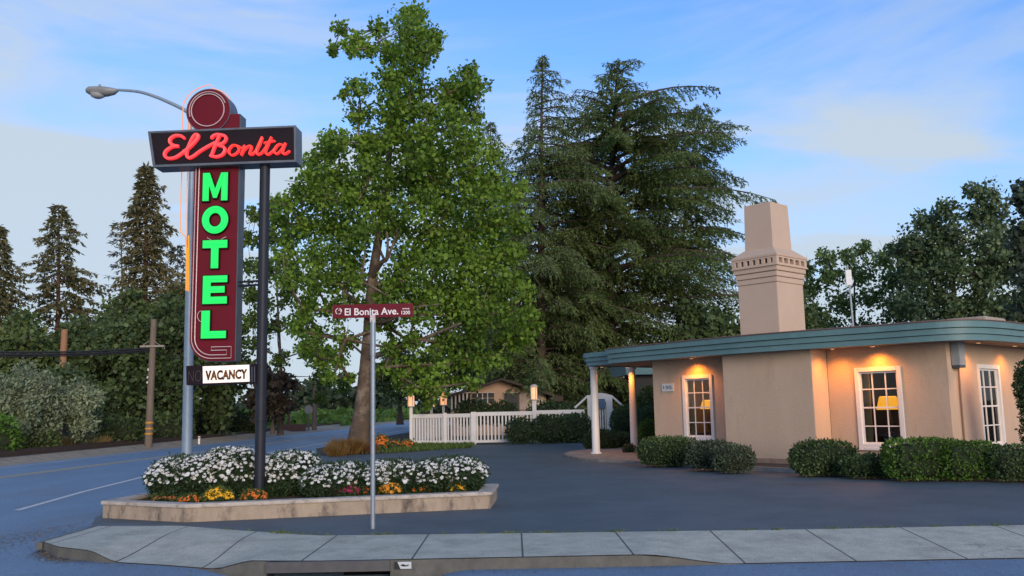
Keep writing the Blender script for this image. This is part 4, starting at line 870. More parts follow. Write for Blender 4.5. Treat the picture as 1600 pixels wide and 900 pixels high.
# ================================================================== PLANTER AND FLOWERS
stone = mat('planter_plaster', (.42, .335, .25), (.29, .23, .175), rough=.9, scale=4, bump=.5, bscale=50, stain=(.075, .06, .05), stain_s=2.6, stain_r=(.50, .66), stretch=(1, 1, .45))
capm = mat('planter_cap', (.52, .47, .42), (.36, .32, .28), rough=.9, scale=7, bump=.4, bscale=60, stain=(.12, .10, .08), stain_s=5, stain_r=(.52, .7))
PL = [(-6.82, 15.05), (-5.13, 14.2), (-.41, 15.3), (-.33, 16.9), (-6.6, 17.45)]
T = thing('planter', (-3.6, 15.6, 0), 'long low plastered flower planter with a pale cap at the foot of the motel sign', 'planter')
PV = [Vector((*p, 0)) for p in PL]
def inset(P, d):
    o = []; n = len(P)
    for i in range(n):
        a = (P[i]-P[i-1]).normalized(); b = (P[(i+1) % n]-P[i]).normalized(); na = Vector((-a.y, a.x, 0)); nb = Vector((-b.y, b.x, 0)); m = na+nb; o.append(P[i]+m*(d*2/m.length_squared))
    return o
def ringwall(P, d0, d1, z0, z1):
    A = inset(P, d0); B = inset(P, d1); n = len(P); mb = MB()
    vs = [(p.x, p.y, z) for z in (z0, z1) for Q in (A, B) for p in Q]
    fs = []
    for i in range(n):
        j = (i+1) % n; fs += [(i, j, 2*n+j, 2*n+i), (n+i, n+j, 3*n+j, 3*n+i), (2*n+i, 2*n+j, 3*n+j, 3*n+i), (i, j, n+j, n+i)]
    return mb.add(vs, fs)
ringwall(PV, .02, .22, -.05, .215).build('wall', stone, T, bevel=.008)
ringwall(PV, -.012, .25, .216, .275).build('cap', capm, T, bevel=.012)
MB().prism([(p.x, p.y) for p in inset(PV, .2)], .05, .20).build('soil', mulch, T)
daisy_leaf = leafmat('daisy_leaf', (.020, .045, .018), (.05, .085, .035), .2, 2)
petal = mat('daisy_petal', (.80, .80, .78), (.72, .72, .70), rough=.6, scale=40)
yc = mat('daisy_eye', (.55, .45, .12), (.45, .36, .1), rough=.7)
def flower_mesh(P, Nn, R, petals, mp, parent, name, seed, eye=None, cup=.15, pw=.42):
    g = rng(seed); mb = MB(); me_ = MB()
    for p, n_ in zip(P, Nn):
        n_ = Vector(n_).normalized(); a = n_.orthogonal().normalized(); b = n_.cross(a); r = R*g.uniform(.75, 1.15); ph = g.uniform(0, 6); p = Vector(p); vs = [p]; fs = []
        for k in range(petals):
            t = ph+2*math.pi*k/petals; dt = math.pi/petals*pw*2
            q0 = p+(a*math.cos(t-dt)+b*math.sin(t-dt))*r*.62+n_*r*cup*.5; q1 = p+(a*math.cos(t)+b*math.sin(t))*r+n_*r*cup*g.uniform(-.5, 1.2); q2 = p+(a*math.cos(t+dt)+b*math.sin(t+dt))*r*.62+n_*r*cup*.5
            i = len(vs); vs += [q0, q1, q2]; fs.append((0, i, i+1, i+2))
        mb.add(vs, fs)
        if eye:
            vs = [p+n_*.006+(a*math.cos(k*1.047)+b*math.sin(k*1.047))*r*.2 for k in range(6)]; me_.add(vs, [tuple(range(6))])
    o = link(name, _mesh(mb, name), mp, parent); o['kind'] = 'stuff'
    if eye: o2 = link(name.replace('heads', 'eyes'), _mesh(me_, name), eye, parent); o2['kind'] = 'stuff'
def _mesh(mb, name):
    me = bpy.data.meshes.new(name); me.from_pydata(mb.v, [], mb.f); return me
def daisy(x0, x1, ytop, Yc, label, seed, nfl, dens=1.0):
    g = rng(seed); xm = (x0+x1)/2; c = atY(xm, ytop, Yc); rx = (x1-x0)/2/F*Yc; zt_ = c.z; lob = []
    nl = max(2, int(rx/.33))
    for i in range(nl):
        u_ = -1+2*(i+.5)/nl; lob.append(((c.x+u_*(rx-.30), Yc+g.uniform(-.12, .12), (zt_-.07*abs(u_)+.2)/2-.02+g.uniform(-.03, .02)), (rx/nl+.22, .56, (zt_-.2)/2+g.uniform(-.04, .03)), 2.3))
    T = shrub('daisy_bush', label, lob, daisy_leaf, leaf=(.06, .012), dens=.8, seed=seed, group='white daisy bushes in the planter', cat='flower bush', fuzz=.12, core=(.02, .035, .015), base=(c.x, Yc, .2))
    P = []; Nn = []
    while len(P) < nfl:
        l = lob[int(g.integers(0, nl))]; d = g.normal(size=3); d[2] = abs(d[2])*1.5-.25; d /= np.linalg.norm(d)
        if d[1] > .75 or d[2] < -.12 or (d[2] < .3 and g.random() < .55): continue
        s = (np.abs(d)**2.3).sum()**(-1/2.3); p = np.array(l[0])+d*s*np.array(l[1])*(1.03+abs(g.normal(0, .05)))
        if p[2] < .42+.0*g.random(): continue
        P.append(p); Nn.append(d*.6+np.array([0, -.3, .75])+g.normal(size=3)*.25)
    flower_mesh(P, Nn, .038, 9, petal, T, 'flower_heads', seed+3, yc)
for a in ((240, 330, 712, 16.0, 'white daisy bush at the far left end of the planter', 41, 600), (318, 408, 701, 16.3, 'tall white daisy bush just left of the dark sign post', 42, 700), (402, 492, 703, 16.3, 'tall white daisy bush just right of the dark sign post', 43, 700),
          (484, 572, 722, 15.95, 'lower white daisy bush above the magenta flowers', 44, 520), (560, 655, 720, 16.0, 'low white daisy bush behind the street sign post', 45, 520), (648, 750, 712, 16.1, 'white daisy bush at the right end of the planter', 46, 640)): daisy(*a)
marig_leaf = leafmat('marigold_leaf', (.03, .06, .015), (.07, .12, .03), .2, 3)
FC = {'orange': ((.72, .20, .02), (.55, .12, .015)), 'yellow': ((.85, .50, .02), (.75, .38, .01)), 'amber': ((.78, .33, .02), (.66, .24, .02)), 'magenta': ((.42, .015, .11), (.30, .01, .08)), 'rust': ((.42, .13, .04), (.28, .09, .03))}
def marig(px, py, wpx, col, label, seed, n=34, hgt=.22):
    q = at(px, py, .24); w = wpx/2/F*q.y; c = (q.x, q.y+w*.7, .2+hgt*.35); lob = [(c, (w, w*.75, hgt*.62), 2.2)]
    T = shrub('marigold_clump' if col != 'magenta' else 'petunia_clump', label, lob, marig_leaf, leaf=(.045, .012), dens=.9, seed=seed, group='small flower clumps along the front of the planter', cat='flowers', base=(c[0], c[1], .2), core=(.03, .04, .015))
    g = rng(seed); P = []; Nn = []
    n = int(n*1.7)
    while len(P) < n:
        d = g.normal(size=3); d[2] = abs(d[2])*.8; d /= np.linalg.norm(d)
        if d[1] > .6: continue
        P.append(np.array(c)+d*np.array([w, w*.75, hgt*.62])*1.06); Nn.append(d+np.array([0, -.4, .5]))
    c1, c2 = FC[col]; m_ = mat('petal_'+col, c1, c2, rough=.6, scale=25)
    flower_mesh(P, Nn, .034, 8, m_, T, 'flower_heads', seed, None, .5, .5)
marig(252, 781, 34, 'rust', 'faded rusty flower clump in the left corner of the planter', 61, 14, .12)
marig(292, 785, 34, 'orange', 'orange flower clump left of the bright yellow one', 62, 34, .15)
marig(336, 785, 42, 'yellow', 'bright yellow marigold clump left of the sign post', 63, 60, .26)
marig(393, 782, 36, 'orange', 'orange marigold clump beside the dark sign post', 64, 38, .2)
marig(540, 775, 40, 'magenta', 'magenta flower clump left of the street sign post', 65, 42, .24)
marig(571, 773, 26, 'orange', 'orange flower clump beside the magenta one', 66, 24, .22)
marig(608, 774, 32, 'amber', 'amber flower clump right of the street sign post', 67, 40, .25)
marig(655, 770, 40, 'orange', 'wide orange flower clump under the low daisies', 68, 40, .24)
marig(689, 768, 12, 'amber', 'tiny amber flower clump in the planter', 69, 10, .2)
marig(712, 770, 26, 'yellow', 'yellow flower clump near the right end of the planter', 70, 30, .24)
# ================================================================== HEDGES AND SHRUBS BY THE OFFICE
hleaf = leafmat('hedge_leaf', (.03, .06, .02), (.09, .14, .045), .15, .9)
hleaf2 = leafmat('hedge_leaf_bright', (.03, .075, .012), (.12, .22, .03), .2, .7)
dleaf = leafmat('dark_shrub_leaf', (.022, .045, .018), (.06, .10, .035), .12, .8)
sage = leafmat('sage_leaf', (.04, .06, .035), (.09, .12, .07), .15, 1.2)
shrub('rounded_hedge', 'dark rounded hedge clump under the left office window, nearer the columns', [lobe(999, 1092, 684, 727, .08, .55, 3.0)], hleaf, dens=.75, seed=71, fuzz=.12)
shrub('rounded_hedge', 'grey green mounded hedge clump left of the projecting bay', [lobe(1076, 1150, 690, 733, .08, .6, 2.8), lobe(1115, 1177, 697, 737, .08, .6, 2.6)], sage, dens=.75, seed=72, fuzz=.12)
shrub('rounded_hedge', 'flat topped hedge clump right of the projecting bay', [lobe(1238, 1335, 690, 742, .08, .6, 3)], hleaf, dens=.75, seed=73)
shrub('low_hedge', 'low dark hedge below the middle office window', [lobe(1318, 1400, 712, 745, .08, .5, 3)], hleaf, dens=.75, seed=74)
shrub('box_hedge', 'tall clipped box hedge with bright green top at the office corner', [lobe(1385, 1500, 687, 749, .08, .5, 4.5), lobe(1470, 1560, 691, 749, .08, .55, 4.5)], hleaf2, dens=.7, seed=75)
shrub('box_hedge', 'darker clipped hedge running on past the corner window', [lobe(1545, 1640, 697, 750, .08, .55, 4), lobe(1620, 1760, 699, 752, .08, .5, 4)], hleaf, dens=.7, seed=76)
q = atY(1603, 600, 20.6); shrub('climbing_plant', 'dark leafy climber hanging at the right edge beside the corner window', [((q.x, 20.6, q.z-.1), (.22, .3, .62), 2), ((q.x+.15, 20.6, .9), (.3, .3, .95), 2.2)], dleaf, dens=.5, seed=77, fuzz=.2)
shrub('topiary_ball', 'round clipped dark topiary between the two white columns', [lobeY(953, 1000, 634, 686, 38.5, .9, 2.2)], hleaf, dens=.7, seed=78)
shrub('topiary_ball', 'wide clipped dark topiary right of the second column', [lobeY(986, 1045, 637, 690, 37.5, .9, 2.2)], dleaf, dens=.7, seed=79)
shrub('leafy_shrub', 'bright green shrub between the second column and the office wall', [lobeY(998, 1030, 656, 700, 34.5, .9, 2.2)], leafmat('lime_leaf', (.05, .10, .01), (.13, .22, .02), .25, 1), dens=.6, seed=80)
shrub('leafy_shrub', 'tall green shrub behind the topiary by the office wall', [lobeY(994, 1040, 606, 680, 38.5, .8, 2.2)], leafmat('mid_leaf', (.025, .055, .012), (.08, .13, .03), .2, .8), leaf=(.12, .04), dens=.6, seed=81, fuzz=.15)
shrub('low_shrub', 'dark low shrub in front of the white gate, left of the columns', [lobeY(912, 965, 672, 707, 34.8, .7, 2.4)], dleaf, dens=.7, seed=82)
shrub('low_shrub', 'dark low shrub between the feet of the columns', [lobeY(948, 990, 676, 704, 35.5, .7, 2.4)], hleaf, dens=.7, seed=83)
shrub('sage_clump', 'pale grey green clump at the foot of the second column', [lobe(974, 992, 694, 708, .06, .8, 2)], sage, dens=.7, seed=84)
shrub('fence_shrub', 'small dark shrub covering the middle of the white fence', [lobeY(792, 836, 655, 693, 42.1, .6, 2.6)], dleaf, leaf=(.1, .035), dens=.7, seed=85, fuzz=.12)
shrub('fence_shrub', 'broad dark shrub covering the right part of the white fence', [lobeY(832, 880, 650, 691, 42.2, .6, 2.6), lobeY(868, 924, 648, 691, 42.4, .6, 2.8)], dleaf, leaf=(.1, .035), dens=.7, seed=86, fuzz=.12)
shrub('garden_shrub', 'dark shrub behind the fence before the house, left one', [lobeY(712, 762, 626, 665, 49, .5, 2.4)], dleaf, leaf=(.14, .05), dens=.7, seed=87, fuzz=.15)
shrub('garden_shrub', 'dark shrub behind the fence below the house doors', [lobeY(758, 808, 629, 665, 49, .5, 2.4)], dleaf, leaf=(.14, .05), dens=.7, seed=88, fuzz=.15)
shrub('garden_shrub', 'dark shrub behind the fence right of the lantern post', [lobeY(822, 880, 630, 665, 49, .5, 2.4), lobeY(860, 905, 633, 665, 49.5, .5, 2.4)], dleaf, leaf=(.14, .05), dens=.7, seed=89, fuzz=.15)
# grasses and flowers round the big tree
def grass_tuft(name, label, cx, cy, r, h, n, m, seed, flop=.5, w=.012, cat='grass tuft'):
    g = rng(seed); T = thing(name, (cx, cy, 0), label, cat); a = g.uniform(0, 6.28, n); rr_ = r*np.sqrt(g.random(n))*.6; P = np.stack([cx+rr_*np.cos(a), cy+rr_*np.sin(a), 0*a-.01], 1)
    A = unit(np.stack([np.cos(a)*flop*g.random(n)*1.2, np.sin(a)*flop*g.random(n)*1.2, g.uniform(.5, 1.1, n)], 1)); leaves('blades', P, A, unit(np.cross(A, g.normal(size=(n, 3)))), h*g.uniform(.5, 1.1, n), np.full(n, w), m, T, None, .3); return T
gold = leafmat('gold_grass', (.16, .085, .025), (.26, .16, .05), .3, 1); drym = leafmat('dry_grass', (.35, .24, .09), (.50, .36, .15), .3, 1)
q = at(538, 712, 0); grass_tuft('grass_tuft', 'golden brown ornamental grass left of the big tree trunk', q.x-.1, q.y+.9, .8, .7, 2200, gold, 91)
q = at(522, 714, 0); grass_tuft('grass_tuft', 'small tawny grass clump at the left tip of the tree bed', q.x, q.y+.5, .5, .55, 900, gold, 92)
q = at(563, 710, 0); grass_tuft('grass_tuft', 'rusty low grass at the foot of the big tree', q.x, q.y+.8, .8, .5, 1300, leafmat('rust_grass', (.12, .05, .02), (.2, .1, .04), .3, 1), 93)
def flowerbed(px0, px1, yt, yb, col, label, seed, n):
    l = lobe(px0, px1, yt, yb, 0, .7, 2.2); T = shrub('flower_clump', label, [l], leafmat('bed_leaf', (.05, .09, .02), (.12, .17, .04), .2, 1), leaf=(.1, .03), dens=.6, seed=seed, cat='flowers', core=(.04, .05, .02))
    g = rng(seed); P = []; Nn = []
    while len(P) < n:
        d = unit(g.normal(size=(1, 3)))[0]
        if d[1] > .4 or d[2] < -.3: continue
        P.append(np.array(l[0])+d*np.array(l[1])*1.05); Nn.append(d)
    c1, c2 = FC[col]; flower_mesh(P, Nn, .075, 7, mat('petal_'+col, c1, c2, rough=.6, scale=25), T, 'flower_heads', seed, None, .5, .5)
flowerbed(586, 606, 680, 703, 'orange', 'orange flower clump right of the big tree trunk', 94, 60)
flowerbed(604, 626, 690, 703, 'orange', 'small orange flower clump in the tree bed before the white fence', 95, 14)
flowerbed(626, 648, 689, 702, 'orange', 'orange flower clump at the foot of the corner fence post', 96, 26)
g_ = rng(5); n = 14000; P = np.stack([g_.uniform(-7.4, -1.9, n), g_.uniform(34.6, 44, n), np.full(n, -.01)], 1)
k = (P[:, 0] > -6.9+.0*P[:, 1]) & (P[:, 1] > 34.9+np.maximum(0, (P[:, 0]+6.1))*.9+.2) & (g_.random(n) < np.where(P[:, 0] > -5.2, 1, .15)); P = P[k]; n = len(P)
A = unit(g_.normal(size=(n, 3))*.4+np.array([0, 0, 1])); leaves('short_grass', P, A, unit(np.cross(A, g_.normal(size=(n, 3)))), g_.uniform(.06, .2, n), np.full(n, .02), leafmat('short_grass', (.05, .09, .015), (.12, .18, .04), .3, .5), None); tag(bpy.data.objects['short_grass'], 'short green grass growing round the big tree', 'grass', kind='stuff')
# ================================================================== WHITE FENCE, LANTERNS, GATE
fw_ = mat('fence_white', (.66, .62, .58), (.58, .55, .51), rough=.6, scale=2)
FN = thing('picket_fence', (-5.0, 43.9, 0), 'low white picket fence across the back of the parking lot', 'fence')
FP = [Vector((-5.02, 43.95, 0)), Vector((-3.33, 43.35, 0)), Vector((-1.95, 42.95, 0)), Vector((.95, 43.2, 0)), Vector((3.35, 43.5, 0))]
def fence_run(a, b, parent, top=1.45, step=.145, w=.04):
    d = (b-a); L = d.length; d.normalize(); nn2 = Vector((-d.y, d.x, 0)); c = (a+b)/2
    MB().box(c+Vector((0, 0, top-.09)), d*L/2, nn2*.045, (0, 0, .09)).build('top_rail', fw_, parent); MB().box(c+Vector((0, 0, .13)), d*L/2, nn2*.04, (0, 0, .06)).build('bottom_rail', fw_, parent)
    mb = MB(); k = int(L/step)
    for i in range(1, k):
        p = a+d*(L*i/k); mb.box(p+Vector((0, 0, top/2)), d*w, nn2*.015, (0, 0, top/2-.17))
    mb.build('picket_panel', fw_, parent)
def fpost(p, h, parent, w=.075): return MB().box(p+Vector((0, 0, h/2)), (w, 0, 0), (0, w, 0), (0, 0, h/2)).build('post', fw_, parent, bevel=.01)
fence_run(FP[0], FP[1], FN); fence_run(FP[1], FP[2], FN); fence_run(FP[2], FP[3], FN, 1.5, .17, .038); fence_run(FP[3], FP[4], FN, 1.53, .17, .038)
fpost(FP[0], 1.8, FN); fpost(FP[1], 1.5, FN, .085); fpost(FP[2], 1.52, FN, .12); fpost(FP[3], 2.0, FN, .1)
F2 = thing('picket_fence', (-5.0, 44.2, 0), 'side run of white picket fence going back from the corner lantern towards the house', 'fence')
Bk = [Vector((-5.02, 44.2, 0)), atY(674, 640, 50), atY(693, 640, 54)]
for p in Bk: p.z = 0
fence_run(Bk[0], Bk[1], F2, 1.45, .3); fpost(Bk[1], 1.8, F2); fpost(Bk[2], 1.9, F2); fence_run(Bk[1], Bk[2], F2, 1.45, .3)
glow = mat('lantern_glow', (.8, .55, .35), (.7, .5, .3), emit=(1, .40, .16), es=.36); lanf = mat('lantern_frame', (.55, .48, .42), rough=.5)
def lantern(p, z0, h, w, label, s=1.0):
    T = thing('post_lantern', (p.x, p.y, z0), label, 'lantern', 'glowing lanterns on the fence posts')
    MB().lathe((p.x, p.y, 0), [(w*.8, z0+.03), (w*.86, z0+h*.5), (w*.8, z0+h-.03)], 12).build('glass', glow, T, smooth=True)
    mb = MB().lathe((p.x, p.y, 0), [(w*1.05, z0), (w*1.05, z0+.04)], 12); mb.build('foot', lanf, T)
    MB().lathe((p.x, p.y, 0), [(w*1.15, z0+h-.05), (w*1.15, z0+h), (w*.6, z0+h+.08)], 12).build('lid', lanf, T)
    mb = MB()
    for k in range(4): a = k*math.pi/2+.5; mb.box((p.x+math.cos(a)*w*.95, p.y+math.sin(a)*w*.95, z0+h/2), (.018, 0, 0), (0, .018, 0), (0, 0, h/2))
    mb.build('cage', lanf, T)
lantern(FP[0], 1.82, .6, .17, 'glowing lantern on the left corner post of the white fence'); lantern(FP[3], 2.02, .66, .17, 'glowing lantern on the tall middle post before the house')
z = atY(674, 636, 60).z; lantern(Bk[1], 1.8, .85, .22, 'amber lantern, middle one of the three left of the house'); lantern(Bk[2], 1.9, .8, .22, 'pale lantern touching the left end of the house porch')
gy_ = 43.5; a = atY(918, 640, gy_); b = atY(957, 640, gy_); zt1 = atY(920, 618, gy_).z; zt2 = atY(937, 614, gy_).z
GT = thing('garden_gate', ((a.x+b.x)/2, gy_, 0), 'white arched garden gate with a blue sign, seen behind the first column', 'gate')
mb = MB(); gw = b.x-a.x
MB().box((a.x+.15, gy_, zt1/2), (.15, 0, 0), (0, .06, 0), (0, 0, zt1/2)).build('post', fw_, GT); MB().box((b.x-.15, gy_, zt1/2), (.15, 0, 0), (0, .06, 0), (0, 0, zt1/2)).build('post', fw_, GT)
pts = [(a.x+gw*i/10, zt1-.02+(zt2-zt1+.02)*math.sin(math.pi*i/10)) for i in range(11)]
MB().slab(pts+[(b.x, zt1-.3), (a.x, zt1-.3)], (0, gy_-.07, 0), (1, 0, 0), Z3, (0, 1, 0), .05).build('arch', fw_, GT)
mb = MB()
for i in range(5): x = a.x+.36+(gw-.72)*i/4; mb.box((x, gy_, zt1/2-.15), (.03, 0, 0), (0, .012, 0), (0, 0, zt1/2-.12))
mb.build('pickets', fw_, GT)
MB().box(((a.x+b.x)/2+.03, gy_-.1, atY(941, 631, gy_).z), (.21, 0, 0), (0, .012, 0), (0, 0, .24)).build('sign_plate', mat('gate_sign_blue', (.04, .12, .20), rough=.5), GT)
def strut(px0, py0, px1, py1): p0 = atY(px0, py0, gy_); p1 = atY(px1, py1, gy_); MB().tube([p0, p1], .06, 4).build('sloping_rail', fw_, GT)
strut(898, 637, 919, 618); strut(975, 636, 955, 618)
fence_run(Vector((b.x, gy_, 0)), Vector((b.x+2.2, gy_+.1, 0)), GT, 1.52, .17)
# ================================================================== HOUSE BEHIND
YH = 57.0
hw_ = mat('house_siding', (.52, .35, .25), (.46, .31, .22), rough=.8, scale=.6); hroof = mat('house_roof', (.06, .045, .035), (.04, .03, .025), rough=.9)
x0 = atY(704, 620, YH).x; x1 = atY(853, 620, YH).x; ze = atY(860, 613, YH).z; zr = atY(785, 591, YH).z; xr = atY(785, 591, YH).x; xe0 = atY(698, 617, YH).x; xe1 = atY(863, 612, YH).x
HS = thing('house', ((x0+x1)/2, YH, 0), 'peach bungalow with dark gable roof behind the white fence', 'house')
MB().slab([(x0, 0), (x1, 0), (x1, ze+.05), (xr, zr-.12), (x0, ze+.05)], (0, YH, 0), (1, 0, 0), Z3, (0, 1, 0), 8).build('wall', hw_, HS)
mb = MB(); th = .16
for (xa, za, xb, zb) in ((xe0, ze-.1, xr, zr), (xr, zr, xe1, ze-.1)): mb.slab([(xa, za-th), (xb, zb-th), (xb, zb), (xa, za)], (0, YH-.9, 0), (1, 0, 0), Z3, (0, 1, 0), 9.2)
mb.build('roof', hroof, HS)
dk = mat('house_glass', (.03, .03, .03), rough=.2); hwht = mat('house_trim', (.62, .56, .5), rough=.6)
def hbox(px0, px1, py0, py1, y, nm, m, par, t=.06):
    a = atY(px0, py1, y); b = atY(px1, py0, y); return MB().box(((a.x+b.x)/2, y, (a.z+b.z)/2), ((b.x-a.x)/2, 0, 0), (0, t, 0), (0, 0, (b.z-a.z)/2)).build(nm, m, par)
w_ = hbox(789, 810, 614.5, 645, YH-.05, 'door', dk, HS); hbox(787, 812, 612.5, 614.3, YH-.08, 'frame', hwht, w_)
w_ = hbox(812, 829, 614, 640, YH-.06, 'shutter_door', mat('door_peach', (.6, .48, .4), (.5, .38, .3), scale=3, stretch=(1, 1, 8)), HS); hbox(836, 849, 613, 640, YH-.06, 'shutter_door', MATS['door_peach'], HS)
w_ = hbox(738, 772, 614.5, 630, YH-.05, 'window', dk, HS)
for px in (746, 754, 762): hbox(px-.6, px+.6, 614.6, 630, YH-.12, 'mullion', hwht, w_, .02)
hbox(738, 772, 621.6, 622.8, YH-.13, 'mullion', hwht, w_, .02); hbox(736, 774, 612.6, 614.4, YH-.1, 'frame', hwht, w_)
hbox(705, 735, 614.6, 640, YH-.05, 'porch_shade_panel', dk, HS)  # dark panel on the solid wall, stands in for shade inside the porch
for px in (706, 712, 718, 724, 730): hbox(px-1, px+1, 614, 640, YH-.5, 'porch_post', hwht, HS, .08)
hbox(704, 736, 612.6, 614.6, YH-.5, 'porch_beam', hwht, HS, .1)
hbox(855, 878, 619, 628, YH+2, 'lean_to_roof', hroof, HS, 1.5); hbox(854, 872, 628, 645, YH+3, 'lean_to_wall', mat('lean_to', (.10, .07, .06), rough=.9), HS, 1)
# ================================================================== RAILWAY, POLES, FAR SIGNS
RW = thing('railway_track', (-20.6, 40, .1), 'rusty railway rails on ballast beyond the highway', 'railway')
rust = mat('rail_rust', (.065, .038, .028), (.04, .025, .02), rough=.8); ry = [-10, 20, 35, 54, 75, 110, 160]
rx_ = lambda y: -20.0-.0*y-(.035*(y-54) if y > 54 else 0)
MB().add([(rx_(y)+dx, y, z) for y in ry for dx, z in ((1.0, -.01), (.35, .13), (-2.1, .13), (-2.9, -.01))], [(4*i+j, 4*i+j+1, 4*i+5+j, 4*i+4+j) for i in range(len(ry)-1) for j in range(3)]).build('ballast', gravel, RW)
for dx in (0, -1.44):
    mb = MB()
    for a, b in zip(ry, ry[1:]):
        p0 = Vector((rx_(a)+dx, a, .24)); p1 = Vector((rx_(b)+dx, b, .24)); mb.box((p0+p1)/2, (p1-p0)/2, (.05, 0, 0), (0, 0, .09))
    mb.build('rail', rust, RW)
wood = mat('pole_wood', (.20, .155, .12), (.12, .09, .07), rough=.9, scale=3, stretch=(6, 6, .4)); bandm = mat('band_yellow', (.55, .27, .03), rough=.6)
pb = at(231.5, 699, 0); UP = thing('utility_pole', pb, 'wooden utility pole with yellow bands beside the railway', 'utility pole'); pt = atY(240.5, 499, pb.y)
MB().tube([pb-Vector((0, 0, .2)), pt], [.20, .15], 12).build('pole', wood, UP, smooth=True)
for py in (661, 670, 678): c = pb.lerp(pt, (699-py)/200); MB().tube([c-Vector((0, 0, .045)), c+Vector((0, 0, .045))], .212, 12).build('band', bandm, UP, smooth=True)
c = pb.lerp(pt, .785); ca = MB().box(c+Vector((.05, -.18, 0)), (.64, 0, 0), (0, .05, 0), (0, 0, .05)).build('crossarm', mat('crossarm_wood', (.30, .26, .22), rough=.9), UP)
for s in (-1, 1): MB().tube([c+Vector((.5*s, -.2, .02)), c+Vector((.12*s, -.18, .28))], .018, 5).build('brace', MATS['crossarm_wood'], ca)
for px, py in ((231.5, 578), (230.5, 590), (230, 598)): q = atY(px, py, pb.y-.2); MB().lathe(q, [(.02, -.06), (.05, -.03), (.05, .05), (.02, .08)], 8).build('insulator', mat('insulator', (.5, .5, .52), rough=.3), UP)
p2 = atY(101, 515, 58); U2 = thing('utility_pole', (p2.x, 58, 0), 'orange brown pole top sticking out of the dark trees at the left', 'utility pole')
MB().tube([(p2.x, 58, 0), p2], [.26, .2], 12).build('pole', mat('pole_orange', (.33, .17, .09), (.24, .12, .07), rough=.9, scale=3), U2, smooth=True)
cbm = mat('cable_black', (.02, .02, .025), rough=.6)
CBL = thing('overhead_cable', (-30, 44, 4.5), 'bundle of black overhead cables running to the banded utility pole', 'cable')
def cable(pts, sag, r):
    P = []
    for a, b in zip(pts, pts[1:]):
        a, b = Vector(a), Vector(b)
        for i in range(12): t = i/12; P.append(a.lerp(b, t)-Vector((0, 0, 4*sag*t*(1-t))))
    P.append(Vector(pts[-1])); MB().tube(P, r, 5).build('wire', cbm, CBL)
for py0, py1, r in ((541, 544, .045), (545.5, 547, .05), (549, 549.5, .03)):
    c = atY(233, py1, pb.y-.2); cable([atY(-260, py0-2, 34), c], .25, r)
c = atY(233, 546, pb.y-.2); cable([c, atY(300, 556, 60), atY(491, 600, 86)], .3, .025)
# far pole, stop sign back, brown board
pb = at(491, 672, 0); U3 = thing('utility_pole', pb, 'distant wooden pole between the motel sign and the big tree', 'utility pole'); MB().tube([pb, atY(492.5, 584, pb.y)], [.24, .17], 10).build('pole', wood, U3, smooth=True)
sg = at(482, 673, 0); T = thing('stop_sign', sg, 'grey back of an octagonal stop sign on a wooden post far down the road', 'sign')
MB().tube([sg, atY(482, 632, sg.y)], .1, 6).build('post', wood, T); c = atY(482, 640, sg.y-.15)
MB().slab([(.40*math.cos(math.radians(22.5+45*i)), .40*math.sin(math.radians(22.5+45*i))) for i in range(8)], c, (1, 0, 0), Z3, (0, 1, 0), .05).build('plate', mat('sign_back', (.30, .29, .29), rough=.6), T)
sg = at(451, 674, 0); T = thing('crossing_post', sg, 'brown post with a tall dark board and a box at its foot', 'post')
MB().tube([sg, atY(451, 640, sg.y)], .12, 6).build('post', mat('post_brown', (.12, .07, .06), rough=.9), T); a = atY(448, 643, sg.y-.2); b = atY(454.5, 630, sg.y-.2)
MB().box(((a.x+b.x)/2, a.y, (a.z+b.z)/2), ((b.x-a.x)/2, 0, 0), (0, .03, 0), (0, 0, (b.z-a.z)/2)).build('board', mat('board_brown', (.14, .09, .09), rough=.8), T)
MB().box((sg.x+.5, sg.y, .3), (1.0, 0, 0), (0, .3, 0), (0, 0, .32)).build('box', MATS['post_brown'], T)
q = at(311, 694, 0); T = thing('marker_post', q, 'short white roadside marker beyond the highway', 'marker'); MB().box(q+Vector((0, 0, .22)), (.055, 0, 0), (0, .02, 0), (0, 0, .22)).build('stake', whitep, T); MB().box(q+Vector((0, -.025, .36)), (.04, 0, 0), (0, .005, 0), (0, 0, .05)).build('reflector', MATS['sign_back'], T)
q = at(307, 678, 0); T = thing('small_sign', q, 'tiny white sign on a thin post beyond the railway', 'sign'); MB().tube([q, atY(307, 655, q.y)], .05, 6).build('post', wood, T); c = atY(307, 659, q.y-.1); MB().box(c, (.28, 0, 0), (0, .02, 0), (0, 0, .28)).build('plate', mat('sign_pale', (.5, .52, .45), rough=.6), T); MB().box(c-Vector((0, .03, 0)), (.1, 0, 0), (0, .005, 0), (0, 0, .13)).build('dark_mark', dk, T)
q = at(365, 672, 0); T = thing('mailbox', q, 'small pale mailbox post far beyond the highway', 'mailbox'); MB().tube([q, atY(365, 655, q.y)], .08, 6).build('post', wood, T); c = atY(365, 653, q.y); MB().box(c, (.55, 0, 0), (0, .3, 0), (0, 0, .3)).build('box', MATS['sign_pale'], T, bevel=.1)
